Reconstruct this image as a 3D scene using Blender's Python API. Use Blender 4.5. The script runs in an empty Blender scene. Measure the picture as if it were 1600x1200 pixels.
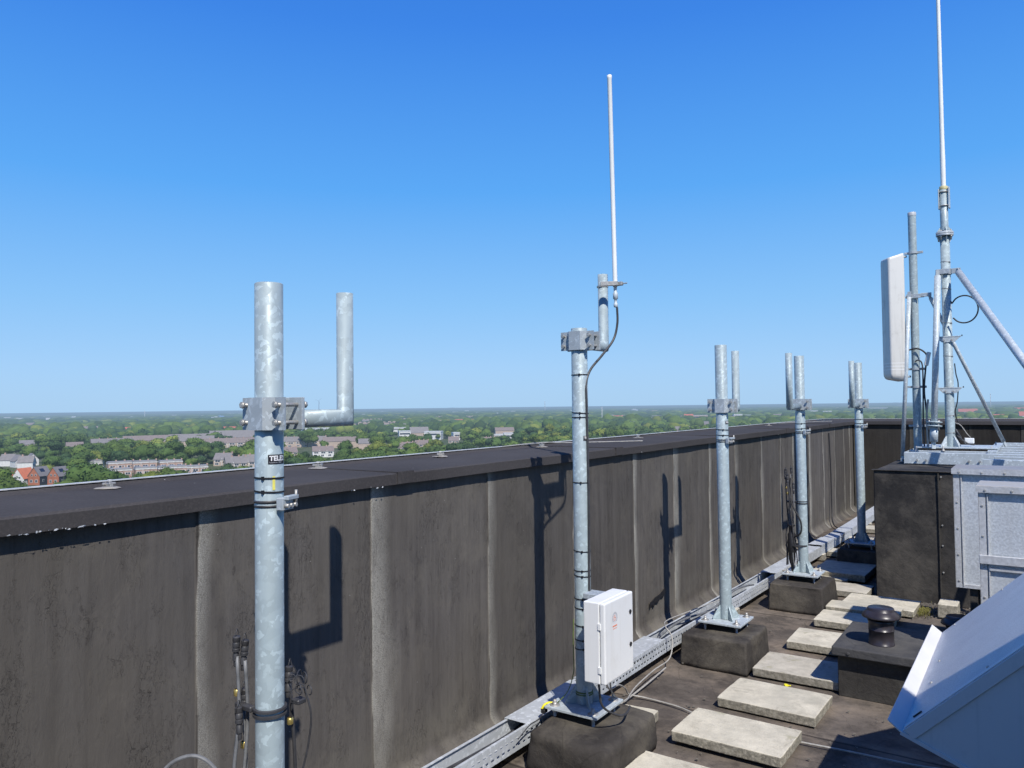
import bpy, bmesh, math, random
import numpy as np
from mathutils import Vector, Matrix, noise
R = math.radians
random.seed(7)
S = bpy.context.scene
COL = S.collection

# ------------------------------------------------------------------ helpers
def tag(o, label=None, cat=None, group=None, kind=None):
    if label: o['label'] = label
    if cat: o['category'] = cat
    if group: o['group'] = group
    if kind: o['kind'] = kind
    return o

def obj(name, bm, mat, parent=None, smooth=False, origin=None):
    """link bm as one mesh object; bm is in world space for top-level things with an origin, in local space for parts"""
    if origin is not None:
        bmesh.ops.translate(bm, vec=-Vector(origin), verts=bm.verts)
    me = bpy.data.meshes.new(name)
    for e in bm.edges:                                  # crisp rims between round walls and flat caps
        if len(e.link_faces) == 2 and e.calc_face_angle(0) > .75: e.smooth = False
    bm.to_mesh(me); bm.free()
    if smooth:
        for p in me.polygons: p.use_smooth = True
    me.materials.append(mat)
    o = bpy.data.objects.new(name, me)
    COL.objects.link(o)
    if parent is not None: o.parent = parent
    if origin is not None: o.location = origin
    return o

def thing(name, label, cat, loc=(0, 0, 0), rz=0, group=None):
    o = bpy.data.objects.new(name, None)
    o.empty_display_size = .1
    COL.objects.link(o)
    o.location = loc; o.rotation_euler = (0, 0, rz)
    tag(o, label, cat, group)
    return o

def nb(): return bmesh.new()

def xf(bm, verts, M): bmesh.ops.transform(bm, matrix=M, verts=verts)

def box(bm, c, s, bev=0.0, M=None, seg=1):
    r = bmesh.ops.create_cube(bm, size=1)
    vs = r['verts']
    bmesh.ops.scale(bm, vec=s, verts=vs)
    if bev:
        es = list({e for v in vs for e in v.link_edges})
        q = bmesh.ops.bevel(bm, geom=es, offset=bev, segments=seg, affect='EDGES', profile=.5)
        vs = list({v for f in q['faces'] for v in f.verts} | {v for v in vs if v.is_valid})
    bmesh.ops.translate(bm, vec=c, verts=vs)
    if M is not None: xf(bm, vs, M)
    return vs

def bx(bm, x0, x1, y0, y1, z0, z1, bev=0.0, seg=1):
    return box(bm, ((x0+x1)/2, (y0+y1)/2, (z0+z1)/2), (x1-x0, y1-y0, z1-z0), bev, seg=seg)

def tube(bm, pts, r, n=10, caps=True, r2=None):
    """round bar through points (parallel transport)"""
    pts = [Vector(p) for p in pts]
    rings = []
    t = (pts[1]-pts[0]).normalized()
    a = t.orthogonal().normalized()
    for i, p in enumerate(pts):
        if i == 0: t2 = (pts[1]-pts[0]).normalized()
        elif i == len(pts)-1: t2 = (pts[-1]-pts[-2]).normalized()
        else:
            d1 = (pts[i]-pts[i-1]).normalized(); d2 = (pts[i+1]-pts[i]).normalized()
            t2 = (d1+d2)
            t2 = t2.normalized() if t2.length > 1e-6 else d1
        q = t.rotation_difference(t2); a = q @ a; t = t2
        a = (a - t*a.dot(t)).normalized(); b = t.cross(a)
        k = 1.0
        if 0 < i < len(pts)-1:
            k = 1/max(.6, math.cos(d1.angle(d2, 0)/2))
        rr = r if r2 is None else r+(r2-r)*i/(len(pts)-1)
        ring = []
        for j in range(n):
            w = 2*math.pi*j/n
            off = (a*math.cos(w)+b*math.sin(w))*rr
            if k > 1.0:
                nrm = (d1-d2)
                if nrm.length > 1e-6:
                    nrm.normalize(); off += nrm*off.dot(nrm)*(k-1)
            ring.append(bm.verts.new(p+off))
        rings.append(ring)
    for i in range(len(rings)-1):
        for j in range(n):
            f = bm.faces.new((rings[i][j], rings[i][(j+1) % n], rings[i+1][(j+1) % n], rings[i+1][j])); f.smooth = True
    if caps:
        bm.faces.new(list(reversed(rings[0]))); bm.faces.new(rings[-1])

def smoothpath(pts, k=6):
    """Catmull-Rom"""
    P = [Vector(p) for p in pts]; P = [P[0]*2-P[1]]+P+[P[-1]*2-P[-2]]
    out = []
    for i in range(1, len(P)-2):
        for j in range(k):
            t = j/k
            out.append(.5*((2*P[i])+(P[i+1]-P[i-1])*t+(2*P[i-1]-5*P[i]+4*P[i+1]-P[i+2])*t*t+(3*P[i]-P[i-1]-3*P[i+1]+P[i+2])*t**3))
    out.append(P[-2])
    return out

def lathe(bm, prof, n=32, c=(0, 0, 0), M=None):
    """profile [(r,z)...] round the z axis"""
    rings = []; vs = []
    for r, z in prof:
        if r < 1e-5: ring = [bm.verts.new((c[0], c[1], c[2]+z))]
        else: ring = [bm.verts.new((c[0]+r*math.cos(2*math.pi*j/n), c[1]+r*math.sin(2*math.pi*j/n), c[2]+z)) for j in range(n)]
        rings.append(ring); vs += ring
    for a, b in zip(rings, rings[1:]):
        for j in range(n):
            if len(a) == 1 and len(b) == 1: continue
            if len(a) == 1: f = bm.faces.new((a[0], b[j], b[(j+1) % n]))
            elif len(b) == 1: f = bm.faces.new((a[j], a[(j+1) % n], b[0]))
            else: f = bm.faces.new((a[j], a[(j+1) % n], b[(j+1) % n], b[j]))
            f.smooth = True
    if M is not None: xf(bm, vs, M)
    return vs

def prism(bm, poly, h, M=None):
    """polygon [(x,y)] extruded along z from 0 to h, then moved by M"""
    a = [bm.verts.new((x, y, 0)) for x, y in poly]; b = [bm.verts.new((x, y, h)) for x, y in poly]
    n = len(poly)
    bm.faces.new(list(reversed(a))); bm.faces.new(b)
    for i in range(n): bm.faces.new((a[i], a[(i+1) % n], b[(i+1) % n], b[i]))
    if M is not None: xf(bm, a+b, M)
    bmesh.ops.recalc_face_normals(bm, faces=bm.faces)

def sheet(name, verts, faces, mat, parent=None, smooth=False):
    me = bpy.data.meshes.new(name); me.from_pydata(verts, [], faces); me.update()
    if smooth:
        for p in me.polygons: p.use_smooth = True
    me.materials.append(mat)
    o = bpy.data.objects.new(name, me); COL.objects.link(o)
    if parent is not None: o.parent = parent
    return o

# ------------------------------------------------------------------ materials
class NT:
    def __init__(s, name):
        s.m = bpy.data.materials.new(name); s.m.use_nodes = True
        s.t = s.m.node_tree; s.n = s.t.nodes; s.l = s.t.links
        s.b = s.n['Principled BSDF']; s.out = s.n['Material Output']
    def N(s, typ, **k):
        x = s.n.new(typ)
        for a, v in k.items():
            if a in x.inputs.keys() if False else False: pass
            setattr(x, a, v)
        return x
    def L(s, a, b): s.l.new(a, b)
    def coord(s, kind='Object', scale=None):
        c = s.N('ShaderNodeTexCoord').outputs[kind]
        if kind == 'World':
            pass
        if scale is not None:
            m = s.N('ShaderNodeMapping'); m.inputs['Scale'].default_value = scale; s.L(c, m.inputs[0]); return m.outputs[0]
        return c
    def pos(s, scale=None):
        c = s.N('ShaderNodeNewGeometry').outputs['Position']
        if scale is not None:
            m = s.N('ShaderNodeMapping'); m.inputs['Scale'].default_value = scale; s.L(c, m.inputs[0]); return m.outputs[0]
        return c
    def noise(s, vec, scale, detail=4, rough=.55, dist=0):
        x = s.N('ShaderNodeTexNoise'); x.inputs['Scale'].default_value = scale; x.inputs['Detail'].default_value = detail
        x.inputs['Roughness'].default_value = rough; x.inputs['Distortion'].default_value = dist
        if vec is not None: s.L(vec, x.inputs['Vector'])
        return x.outputs['Fac']
    def vor(s, vec, scale, feature='F1', out='Distance'):
        x = s.N('ShaderNodeTexVoronoi'); x.feature = feature; x.inputs['Scale'].default_value = scale
        s.L(vec, x.inputs['Vector']); return x.outputs[out]
    def ramp(s, f, stops):
        r = s.N('ShaderNodeValToRGB'); e = r.color_ramp.elements
        while len(e) < len(stops): e.new(.5)
        for i, (p, c) in enumerate(stops):
            e[i].position = p; e[i].color = (c, c, c, 1) if isinstance(c, (int, float)) else (*c, 1)
        s.L(f, r.inputs[0]); return r.outputs[0]
    def mix(s, f, a, b, mode='MIX'):
        x = s.N('ShaderNodeMix'); x.data_type = 'RGBA'; x.blend_type = mode
        for v, i in ((f, 0), (a, 6), (b, 7)):
            if isinstance(v, (int, float)): x.inputs[i].default_value = v if i == 0 else (v, v, v, 1)
            elif isinstance(v, tuple): x.inputs[i].default_value = (*v, 1)
            else: s.L(v, x.inputs[i])
        return x.outputs[2]
    def math(s, op, a, b=None, clamp=False):
        x = s.N('ShaderNodeMath'); x.operation = op; x.use_clamp = clamp
        for i, v in enumerate((a, b)):
            if v is None: continue
            if isinstance(v, (int, float)): x.inputs[i].default_value = v
            else: s.L(v, x.inputs[i])
        return x.outputs[0]
    def col(s, c):
        if isinstance(c, tuple): s.b.inputs['Base Color'].default_value = (*c, 1)
        else: s.L(c, s.b.inputs['Base Color'])
    def set(s, rough=None, metal=None, spec=None):
        for v, k in ((rough, 'Roughness'), (metal, 'Metallic'), (spec, 'Specular IOR Level')):
            if v is None: continue
            if isinstance(v, (int, float)): s.b.inputs[k].default_value = v
            else: s.L(v, s.b.inputs[k])
    def bump(s, h, strength=.3, dist=.01):
        x = s.N('ShaderNodeBump'); x.inputs['Strength'].default_value = strength; x.inputs['Distance'].default_value = dist
        s.L(h, x.inputs['Height']); s.L(x.outputs[0], s.b.inputs['Normal'])
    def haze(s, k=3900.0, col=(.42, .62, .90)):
        """aerial perspective painted as glowing haze colour, mixed in by distance from the building, in world space"""
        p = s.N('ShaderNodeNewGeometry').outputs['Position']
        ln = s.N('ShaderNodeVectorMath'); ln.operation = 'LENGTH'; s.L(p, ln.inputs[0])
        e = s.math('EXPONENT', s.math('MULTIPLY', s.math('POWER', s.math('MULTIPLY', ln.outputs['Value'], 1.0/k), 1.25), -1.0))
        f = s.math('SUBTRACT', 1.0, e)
        em = s.N('ShaderNodeEmission'); em.inputs[0].default_value = (*col, 1); em.inputs[1].default_value = .62  # haze painted as emission on the surface, no air volume
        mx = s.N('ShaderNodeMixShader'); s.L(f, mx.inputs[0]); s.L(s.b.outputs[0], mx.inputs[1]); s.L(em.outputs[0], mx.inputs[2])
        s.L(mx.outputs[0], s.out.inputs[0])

def flat(name, c, rough=.5, metal=0, var=.12, scale=30, bump=0, haze=False, spec=None):
    t = NT(name); v = t.coord()
    n = t.noise(v, scale, 4)
    a = tuple(x*(1-var) for x in c); b = tuple(min(1, x*(1+var)) for x in c)
    t.col(t.mix(t.ramp(n, [(.3, 0), (.7, 1)]), a, b)); t.set(rough, metal, spec)
    if bump: t.bump(n, bump, .003)
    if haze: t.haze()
    return t.m

def mk_galv(name, base=(.50, .545, .57), k=1.0, metal=.25, sp=1.0):
    t = NT(name); v = t.coord()
    w = t.mix(.05, v, t.noise(v, 30, 3))
    cell = t.vor(w, 38*sp, out='Color')
    sep = t.N('ShaderNodeSeparateColor'); t.L(cell, sep.inputs[0])
    cell2 = t.vor(w, 95*sp, out='Color'); sep2 = t.N('ShaderNodeSeparateColor'); t.L(cell2, sep2.inputs[0])
    big = t.noise(v, 5, 5, .65)
    c1 = t.mix(sep.outputs[0], tuple(x*.92*k for x in base), tuple(min(1, x*1.07*k) for x in base))
    c2 = t.mix(t.ramp(sep2.outputs[1], [(.80, 0), (.90, .75)]), c1, tuple(x*1.42 for x in base))
    c3 = t.mix(t.ramp(big, [(.46, 0), (.74, .5)]), c2, tuple(x*.78 for x in base))
    run = t.noise(t.pos((60, 60, 1.2)), 1.0, 4, .6)
    c3 = t.mix(t.ramp(run, [(.58, 0), (.75, .35)]), c3, tuple(x*.66 for x in base))
    rst = t.noise(t.pos((1, 1, .5)), 26, 5, .75)
    c3 = t.mix(t.ramp(rst, [(.70, 0), (.78, .45)]), c3, (.22, .16, .11))
    t.col(c3)
    t.set(t.ramp(sep.outputs[1], [(0, .42), (1, .62)]), metal)
    t.bump(t.noise(v, 160, 3), .12, .001)
    return t.m

def mk_wall():
    t = NT('bitumen_felt_wall'); p = t.pos()
    at = t.N('ShaderNodeAttribute'); at.attribute_name = 'seam'           # 0 far from a lap, 1 on the bare granule strip beside it
    at2 = t.N('ShaderNodeAttribute'); at2.attribute_name = 'tone'
    st = t.noise(t.pos((11, 11, .8)), 1.6, 6, .65)                       # long vertical runs
    fine = t.noise(t.pos((1, 1, .35)), 42, 5, .7, .6)
    big = t.noise(p, 1.3, 5, .6)
    base = t.mix(t.ramp(st, [(.34, 0), (.68, 1)]), (.080, .073, .068), (.128, .118, .109))
    base = t.mix(t.ramp(big, [(.35, 0), (.7, .7)]), base, (.120, .108, .090))
    # alligator cracking, denser towards the bottom
    dist = t.mix(.10, t.pos((1.0, 1.0, .30)), t.noise(p, 22, 5, .7))
    cr = t.vor(dist, 62, 'DISTANCE_TO_EDGE')
    mask = t.noise(p, 2.4, 4, .6)
    crf = t.math('MULTIPLY', t.ramp(cr, [(.0, 1), (.045, 0)]), t.ramp(t.noise(t.pos((1, 1, .5)), 5.5, 5, .75), [(.5, 0), (.62, 1)]))
    base = t.mix(t.math('MULTIPLY', crf, .55), base, (.035, .03, .028))
    base = t.mix(t.math('MULTIPLY', t.math('MULTIPLY', t.ramp(fine, [(.6, 0), (.68, 1)]), t.ramp(t.noise(p, 3.1, 4, .6), [(.45, .08), (.62, 1)])), .6), base, (.030, .026, .024))
    drip = t.math('MULTIPLY', t.ramp(t.noise(t.pos((34, 34, .9)), 1.0, 5, .7), [(.56, 0), (.66, 1)]), t.ramp(t.noise(p, 1.7, 4, .6), [(.42, 0), (.6, .34)]))
    base = t.mix(drip, base, (.040, .036, .034))
    blo = t.ramp(t.noise(p, 3.6, 6, .7, .5), [(.52, 0), (.7, .5)]); base = t.mix(blo, base, (.155, .140, .118))
    # bare weathered granules along the laps
    hexv = t.vor(t.pos((1, 1, 1)), 150, 'DISTANCE_TO_EDGE')
    gran = t.mix(t.ramp(hexv, [(.02, 0), (.12, 1)]), (.20, .19, .16), (.40, .385, .34))
    blot = t.noise(t.pos((1, 1, .4)), 7, 5, .7)
    lf = t.math('MULTIPLY', at.outputs['Fac'], t.ramp(blot, [(.30, .28), (.58, 1)]), True)
    base = t.mix(lf, base, gran)
    # dust wash along the foot of the wall
    z = t.N('ShaderNodeSeparateXYZ'); t.L(p, z.inputs[0])
    foot = t.math('MULTIPLY', t.ramp(z.outputs[2], [(.02, 1), (.28, 0)]), t.ramp(t.noise(p, 5, 5, .6), [(.42, 0), (.62, .6)]))
    base = t.mix(foot, base, (.20, .185, .15))
    specks = t.vor(p, 16); base = t.mix(t.ramp(specks, [(.015, .9), (.03, 0)]), base, (.45, .45, .42))
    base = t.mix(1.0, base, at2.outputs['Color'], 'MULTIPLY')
    t.col(base); t.set(t.ramp(fine, [(.3, .75), (.7, .92)]), 0, .08)
    hb = t.math('ADD', t.math('MULTIPLY', fine, .6), t.math('MULTIPLY', crf, -.8))
    hb = t.math('ADD', hb, t.math('MULTIPLY', t.noise(t.pos((1, 1, .5)), 6, 4), 1.2))
    t.bump(hb, .55, .006)
    return t.m

def mk_bit(name, a, b, dust=None, k=1.0, lap=False):
    """bitumen felt on horizontal faces"""
    t = NT(name); p = t.pos()
    n1 = t.noise(p, 1.9, 6, .62, .4); n2 = t.noise(p, 24, 6, .7)
    c = t.mix(t.ramp(n1, [(.32, 0), (.66, 1)]), a, b)
    c = t.mix(t.math('MULTIPLY', t.ramp(n2, [(.35, 1), (.55, 0)]), .35), c, tuple(x*.55 for x in a))
    if dust:
        n3 = t.noise(p, 2.6, 7, .72, .2)
        c = t.mix(t.ramp(n3, [(.46, 0), (.66, .8)]), c, dust)
        n4 = t.noise(p, 60, 3, .8)
        c = t.mix(t.ramp(n4, [(.68, 0), (.76, .6)]), c, (.20, .19, .16))
    cr = t.vor(t.mix(.1, p, t.noise(p, 4, 3)), 3.2, 'DISTANCE_TO_EDGE')
    c = t.mix(t.ramp(cr, [(.0, .28), (.010, 0)]), c, tuple(x*.35 for x in a))
    if lap:                                             # torched laps every metre, wavering, dark bleed beside a dusty edge
        sy = t.N('ShaderNodeSeparateXYZ'); t.L(p, sy.inputs[0])
        yy = t.math('ADD', sy.outputs[1], t.math('MULTIPLY', t.noise(p, 1.6, 3), .05))
        fr_ = t.math('FRACT', t.math('MULTIPLY', t.math('ADD', yy, .195), 1/1.03))
        c = t.mix(t.ramp(fr_, [(.0, .8), (.010, .75), (.016, 0)]), c, (.03, .026, .023))
        c = t.mix(t.math('MULTIPLY', t.ramp(fr_, [(.014, 0), (.02, 1), (.09, 0)]), t.ramp(n2, [(.4, .15), (.6, .7)])), c, (.22, .185, .145))
    t.col(c); t.set(t.ramp(n2, [(.3, .7), (.7, .9)]), 0, .10)
    t.bump(t.math('ADD', n1, t.math('MULTIPLY', n2, .35)), .7, .02)
    return t.m

def mk_concrete(name, c=(.64, .59, .465)):
    t = NT(name); v = t.coord(); p = t.pos()
    n = t.noise(p, 9, 6, .7); f = t.noise(p, 140, 4, .8); pit = t.vor(p, 90)
    k = t.mix(t.ramp(n, [(.3, 0), (.72, 1)]), tuple(x*.72 for x in c), tuple(x*1.12 for x in c))
    k = t.mix(t.ramp(f, [(.55, 0), (.75, .5)]), k, (.27, .26, .22))
    k = t.mix(t.ramp(pit, [(.08, .7), (.16, 0)]), k, (.2, .19, .16))
    k = t.mix(t.ramp(t.noise(p, 3.1, 4), [(.5, 0), (.75, .6)]), k, (.30, .29, .235))
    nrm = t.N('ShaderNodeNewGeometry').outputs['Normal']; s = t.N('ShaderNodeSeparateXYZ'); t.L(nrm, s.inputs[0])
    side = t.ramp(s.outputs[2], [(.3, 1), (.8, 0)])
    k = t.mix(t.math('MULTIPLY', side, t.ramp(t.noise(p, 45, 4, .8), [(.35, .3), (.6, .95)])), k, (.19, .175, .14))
    k = t.mix(t.ramp(t.noise(p, 5.5, 6, .75, 1.0), [(.55, 0), (.66, .5)]), k, (.24, .215, .16))
    k = t.mix(t.ramp(t.vor(t.mix(.2, p, t.noise(p, 8, 3)), 7), [(.10, .55), (.2, 0)]), k, (.33, .31, .20))
    t.col(k); t.set(.9, 0, .2); t.bump(t.math('ADD', f, t.math('MULTIPLY', pit, -.5)), .5, .004)
    return t.m

def mk_coping():
    t = NT('coping_felt'); p = t.pos()
    n = t.noise(p, 2, 5); f = t.noise(p, 110, 3, .7)
    c = t.mix(t.ramp(n, [(.3, 0), (.7, 1)]), (.050, .047, .047), (.070, .066, .066))
    c = t.mix(t.ramp(f, [(.45, 0), (.8, .45)]), c, (.115, .103, .10))
    sp = t.vor(p, 9); c = t.mix(t.ramp(sp, [(.012, 1), (.03, 0)]), c, (.5, .5, .48))
    c = t.mix(t.ramp(t.noise(t.pos((.5, 3, 1)), 4, 4, .7), [(.62, 0), (.8, .25)]), c, (.14, .13, .12))
    t.col(c); t.set(.92, 0, .06); t.bump(f, .35, .003)
    return t.m

def mk_duct(name, base, rust=(.36, .33, .30), dusty=0.0, scale=120):
    t = NT(name); v = t.coord(); p = t.pos()
    w1 = t.noise(t.pos((1, 1, 1)), scale, 2, .5); w2 = t.noise(p, 6, 5, .6); w3 = t.noise(t.pos((1, 1, .12)), 14, 4, .6)
    c = t.mix(t.ramp(w1, [(.35, 0), (.65, 1)]), tuple(x*.86 for x in base), tuple(min(1, x*1.14) for x in base))
    c = t.mix(t.ramp(w2, [(.42, 0), (.75, .4)]), c, tuple(x*.78 for x in base))
    c = t.mix(t.ramp(w3, [(.55, 0), (.8, .35)]), c, rust)
    if dusty: c = t.mix(t.ramp(t.noise(t.pos((.6, 2.5, 1)), 7, 5, .7), [(.3, 0), (.62, dusty)]), c, (.46, .41, .33))
    t.col(c); t.set(t.ramp(w2, [(.3, .42), (.7, .6)]), .18)
    t.bump(w1, .5, .002)
    return t.m

M = {}
M['galv'] = mk_galv('galvanised_steel', (.335, .405, .42), 1.0, .10, .8)
M['galv_dull'] = mk_galv('dull_galvanised_steel', (.36, .40, .425), 1.0, .12, 1.3)
M['galv_clamp'] = mk_galv('clamp_steel', (.36, .405, .43), 1.0, .12, 1.0)
M['galv_light'] = mk_galv('new_galvanised_steel', (.46, .51, .53), 1.0, .12, .8)
M['bolt'] = flat('bolt_steel', (.42, .41, .38), .5, .5, .25, 90)
M['wall'] = mk_wall()
M['roof'] = mk_bit('roof_felt', (.064, .055, .047), (.150, .128, .107), (.245, .20, .155), lap=True)
M['block'] = mk_bit('plinth_felt', (.040, .036, .033), (.074, .067, .059), (.14, .125, .10))
M['boxfelt'] = mk_bit('shaft_felt', (.030, .029, .029), (.058, .054, .049), (.11, .10, .085))
M['ventbox'] = mk_bit('vent_box_felt', (.040, .037, .034), (.066, .061, .054), (.085, .08, .068))
M['ventlid'] = mk_bit('vent_lid_paint', (.060, .060, .062), (.085, .083, .082), (.12, .115, .105))
M['coping'] = mk_coping()
M['trim'] = flat('pale_metal_trim', (.62, .62, .60), .45, .2, .15, 25)
M['conc'] = mk_concrete('concrete_paving')
M['conc2'] = mk_concrete('weathered_concrete_paving', (.53, .49, .40))
M['brick'] = mk_concrete('old_brick', (.33, .27, .21))
def mk_white(name, c, dirt, amt=.35):
    t = NT(name); p = t.pos()
    k = t.mix(t.ramp(t.noise(t.pos((26, 26, 1.1)), 1.0, 5, .65), [(.52, 0), (.75, amt)]), c, dirt)
    k = t.mix(t.ramp(t.noise(p, 9, 6, .7), [(.55, 0), (.8, amt)]), k, dirt)
    t.col(k); t.set(t.ramp(t.noise(p, 20, 3), [(.3, .32), (.7, .5)]), 0); return t.m
M['white'] = mk_white('white_powder_coat', (.80, .81, .79), (.56, .54, .47), .3)
M['whip'] = flat('white_fibreglass', (.80, .80, .76), .45, 0, .05, 10)
M['panel'] = mk_white('antenna_radome', (.64, .63, .59), (.38, .36, .31), .6)
M['panelband'] = flat('radome_band', (.78, .78, .76), .5, 0, .04, 9)
M['black'] = flat('black_rubber', (.014, .014, .016), .55, 0, .3, 60)
M['cable'] = flat('grey_cable_sheath', (.16, .165, .17), .5, 0, .25, 30)
M['cablew'] = flat('pale_cable_sheath', (.36, .345, .31), .5, 0, .2, 30)
M['cabled'] = flat('dark_cable_sheath', (.045, .045, .048), .5, 0, .3, 30)
M['yellow'] = flat('yellow_plastic', (.80, .72, .02), .5, 0, .12, 60)
M['yellowtape'] = flat('yellow_tape', (.72, .66, .14), .5, 0, .1, 40)
M['green'] = flat('green_yellow_wire', (.12, .17, .04), .5, 0, .4, 25)
M['brass'] = flat('brass_fitting', (.62, .48, .16), .35, .7, .15, 60)
M['stick_black'] = flat('sticker_black', (.012, .011, .016), .45, 0, .2, 40)
M['stick_white'] = flat('sticker_white', (.78, .78, .78), .5, 0, .03, 40)
M['stick_grey'] = flat('sticker_grey', (.42, .44, .46), .5, 0, .05, 40)
M['stick_orange'] = flat('sticker_orange', (.78, .26, .14), .5, 0, .08, 40)
M['duct'] = mk_duct('duct_sheet', (.53, .56, .58), (.44, .44, .43), scale=95)
M['duct_top'] = mk_duct('duct_lid_sheet', (.26, .26, .27), (.2, .19, .18), .45, 60)
M['duct_dusty'] = mk_duct('dusty_duct_lid', (.48, .46, .43), (.3, .27, .22), .95, 60)
M['duct_fl'] = mk_duct('duct_flange_sheet', (.52, .54, .56), (.42, .38, .33), .25, 60)
M['hood'] = mk_duct('hood_sheet', (.60, .60, .59), (.48, .49, .50), 0, 240)
M['hood_side'] = mk_white('hood_side_sheet', (.58, .58, .57), (.34, .35, .35), .45)
M['hood_lip'] = flat('hood_lip_sheet', (.66, .66, .64), .5, .05, .05, 6)
M['plastic'] = flat('dark_brown_plastic', (.032, .027, .031), .34, 0, .25, 20)
M['stone'] = flat('pebble', (.26, .245, .22), .9, 0, .3, 40)
M['moss'] = flat('dry_moss', (.17, .16, .04), .95, 0, .4, 40)
M['dirt'] = flat('roof_litter', (.16, .145, .12), .95, 0, .4, 60)

# ------------------------------------------------------------------ roof deck (the ground here)
def hgt(x, y): return .006*noise.noise(Vector((x*.9, y*.9, 0)))+.003*noise.noise(Vector((x*3, y*3, 5)))
def make_deck():
    me_v, me_f = [], []
    xs = np.arange(-2.32, 7.01, .07); ys = np.arange(-5.0, 12.6, .07)
    for y in ys:
        # felt laps run across the roof about every metre: a 5 mm step
        s = ((y+.22) % 1.03)/1.03
        for x in xs:
            z = hgt(x, y)-.012+(.006*max(0, 1-s*9))
            u = x+2.30
            me_v.append((x, y, z))
    nx = len(xs)
    for j in range(len(ys)-1):
        for i in range(nx-1):
            a = j*nx+i; me_f.append((a, a+1, a+nx+1, a+nx))
    o = sheet('roof_deck', me_v, me_f, M['roof'], smooth=True)
    tag(o, 'brown weathered bitumen felt roof deck with dusty patches', None, None, 'structure')
make_deck()

# ------------------------------------------------------------------ parapets
SEAMS = [-3.4, -2.5, -1.6, -.75, .15, .72, 1.51, 2.315, 3.135, 3.99, 4.82, 5.52, 6.28, 6.96, 7.76, 8.45, 8.95, 9.72, 10.45, 11.12, 11.74, 12.14]
def felt_wall(name, seams, length0, length1, zt, parent, along='y', fixed=-2.30, seed=0):
    """sheets of felt hung on the wall: each lap stands proud with a wavy edge"""
    rnd = random.Random(seed)
    us = set(np.round(np.arange(length0, length1, .05), 4)); 
    for s in seams:
        for d in (-.03, -.012, -.006, -.002, .001, .004, .008, .014, .022, .032, .045, .06, .08, .1, .125): us.add(round(s+d, 4))
    us = sorted(u for u in us if length0 <= u <= length1)
    zs = sorted(set(np.round(np.concatenate([np.linspace(-.02, .15, 9), np.linspace(.15, zt, 27)]), 4)))
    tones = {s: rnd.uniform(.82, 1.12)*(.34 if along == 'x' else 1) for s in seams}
    V, F, A, T = [], [], [], []
    for z in zs:
        for u in us:
            prev = [s for s in seams if s <= u]
            s = prev[-1] if prev else length0-1
            d = u-s
            wav = .012*noise.noise(Vector((s*7, z*2.2, 1)))
            dd = d-wav
            off = .004*noise.noise(Vector((u*2.5, z*1.8, seed)))+.002*noise.noise(Vector((u*8, z*4, seed)))
            amp = .0024+.0022*noise.noise(Vector((s*3, z*2.2, 9)))
            off += amp*math.exp(-(max(dd, 0)/.06)**1.3) if dd >= 0 else 0
            nxt = [q for q in seams if q > u]
            if nxt and nxt[0]-u < .05: off -= .003*(1-(nxt[0]-u)/.05)
            w = max(.02, .070+.07*noise.noise(Vector((s*5, z*1.9, 3)))+(.05 if int(s*100) % 3 == 0 else .0))
            seam = max(0, 1-dd/w)**.8 if dd > 0.001 else 0
            if dd < -.002: seam = 0
            off += .05*(max(0, .06-z)/.06)**1.5
            A.append(seam*(.70+.30*math.sin(s*3.7)**2))
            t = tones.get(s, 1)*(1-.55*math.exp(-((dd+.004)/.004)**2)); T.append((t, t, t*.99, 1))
            V.append((fixed+off, u, z) if along == 'y' else (u, fixed-off, z))
    n = len(us)
    for j in range(len(zs)-1):
        for i in range(n-1):
            a = j*n+i
            F.append((a, a+1, a+n+1, a+n) if along == 'y' else (a, a+1, a+n+1, a+n))
    o = sheet(name, V, F, M['wall'], parent, True)
    me = o.data
    at = me.attributes.new('seam', 'FLOAT', 'POINT'); at.data.foreach_set('value', A)
    tt = me.attributes.new('tone', 'FLOAT_COLOR', 'POINT'); tt.data.foreach_set('color', np.array(T, dtype=np.float32).ravel())
    return o

pw = thing('parapet_wall', 'long dark felt covered parapet wall behind the row of galvanised poles, with anthracite coping', 'wall', (0, 0, 0))
fw_ = felt_wall('felt_sheets', SEAMS, -4.5, 12.44, 1.275, pw, 'y', -2.30, 1)
bm = nb(); bx(bm, -2.84, -2.325, -4.5, 13.02, -.5, 1.27); obj('core', bm, M['block'], pw)
def coping(parent, x_in, x_out, y0, y1, joints):
    """cap profile in X, run along Y: inner lip, near-flat top, raised outer edge"""
    bm = nb()
    prof = [(x_in, 1.272), (x_in, 1.316), (x_in-.012, 1.321), (x_in-.54, 1.324), (x_in-.552, 1.326), (x_out+.012, 1.338), (x_out, 1.338), (x_out, 1.25)]
    ys = sorted(set([y0, y1]+joints+list(np.arange(y0, y1, .25))))
    rows = []
    for y in ys:
        w = .0025*noise.noise(Vector((0, y*1.4, 0))); w2 = .004*noise.noise(Vector((5, y*1.1, 0)))
        rows.append([bm.verts.new((x+(w if i < 3 else 0), y, z+(w2 if i < 2 else w))) for i, (x, z) in enumerate(prof)])
    for a, b in zip(rows, rows[1:]):
        for i in range(len(prof)-1): bm.faces.new((a[i], b[i], b[i+1], a[i+1]))
    bmesh.ops.recalc_face_normals(bm, faces=bm.faces)
    o = obj('coping', bm, M['coping'], parent)
    md = o.modifiers.new('thick', 'SOLIDIFY'); md.thickness = .003; md.offset = -1
    bm = nb()
    for j in joints:                                     # overlapped strip at each joint of the cap
        bx(bm, x_in-.54, x_in+.004, j-.002, j+.10, 1.3205, 1.3262)
        bx(bm, x_in+.001, x_in+.0042, j-.002, j+.10, 1.274, 1.3245)
    obj('joint_strip', bm, M['coping'], parent)
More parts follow.
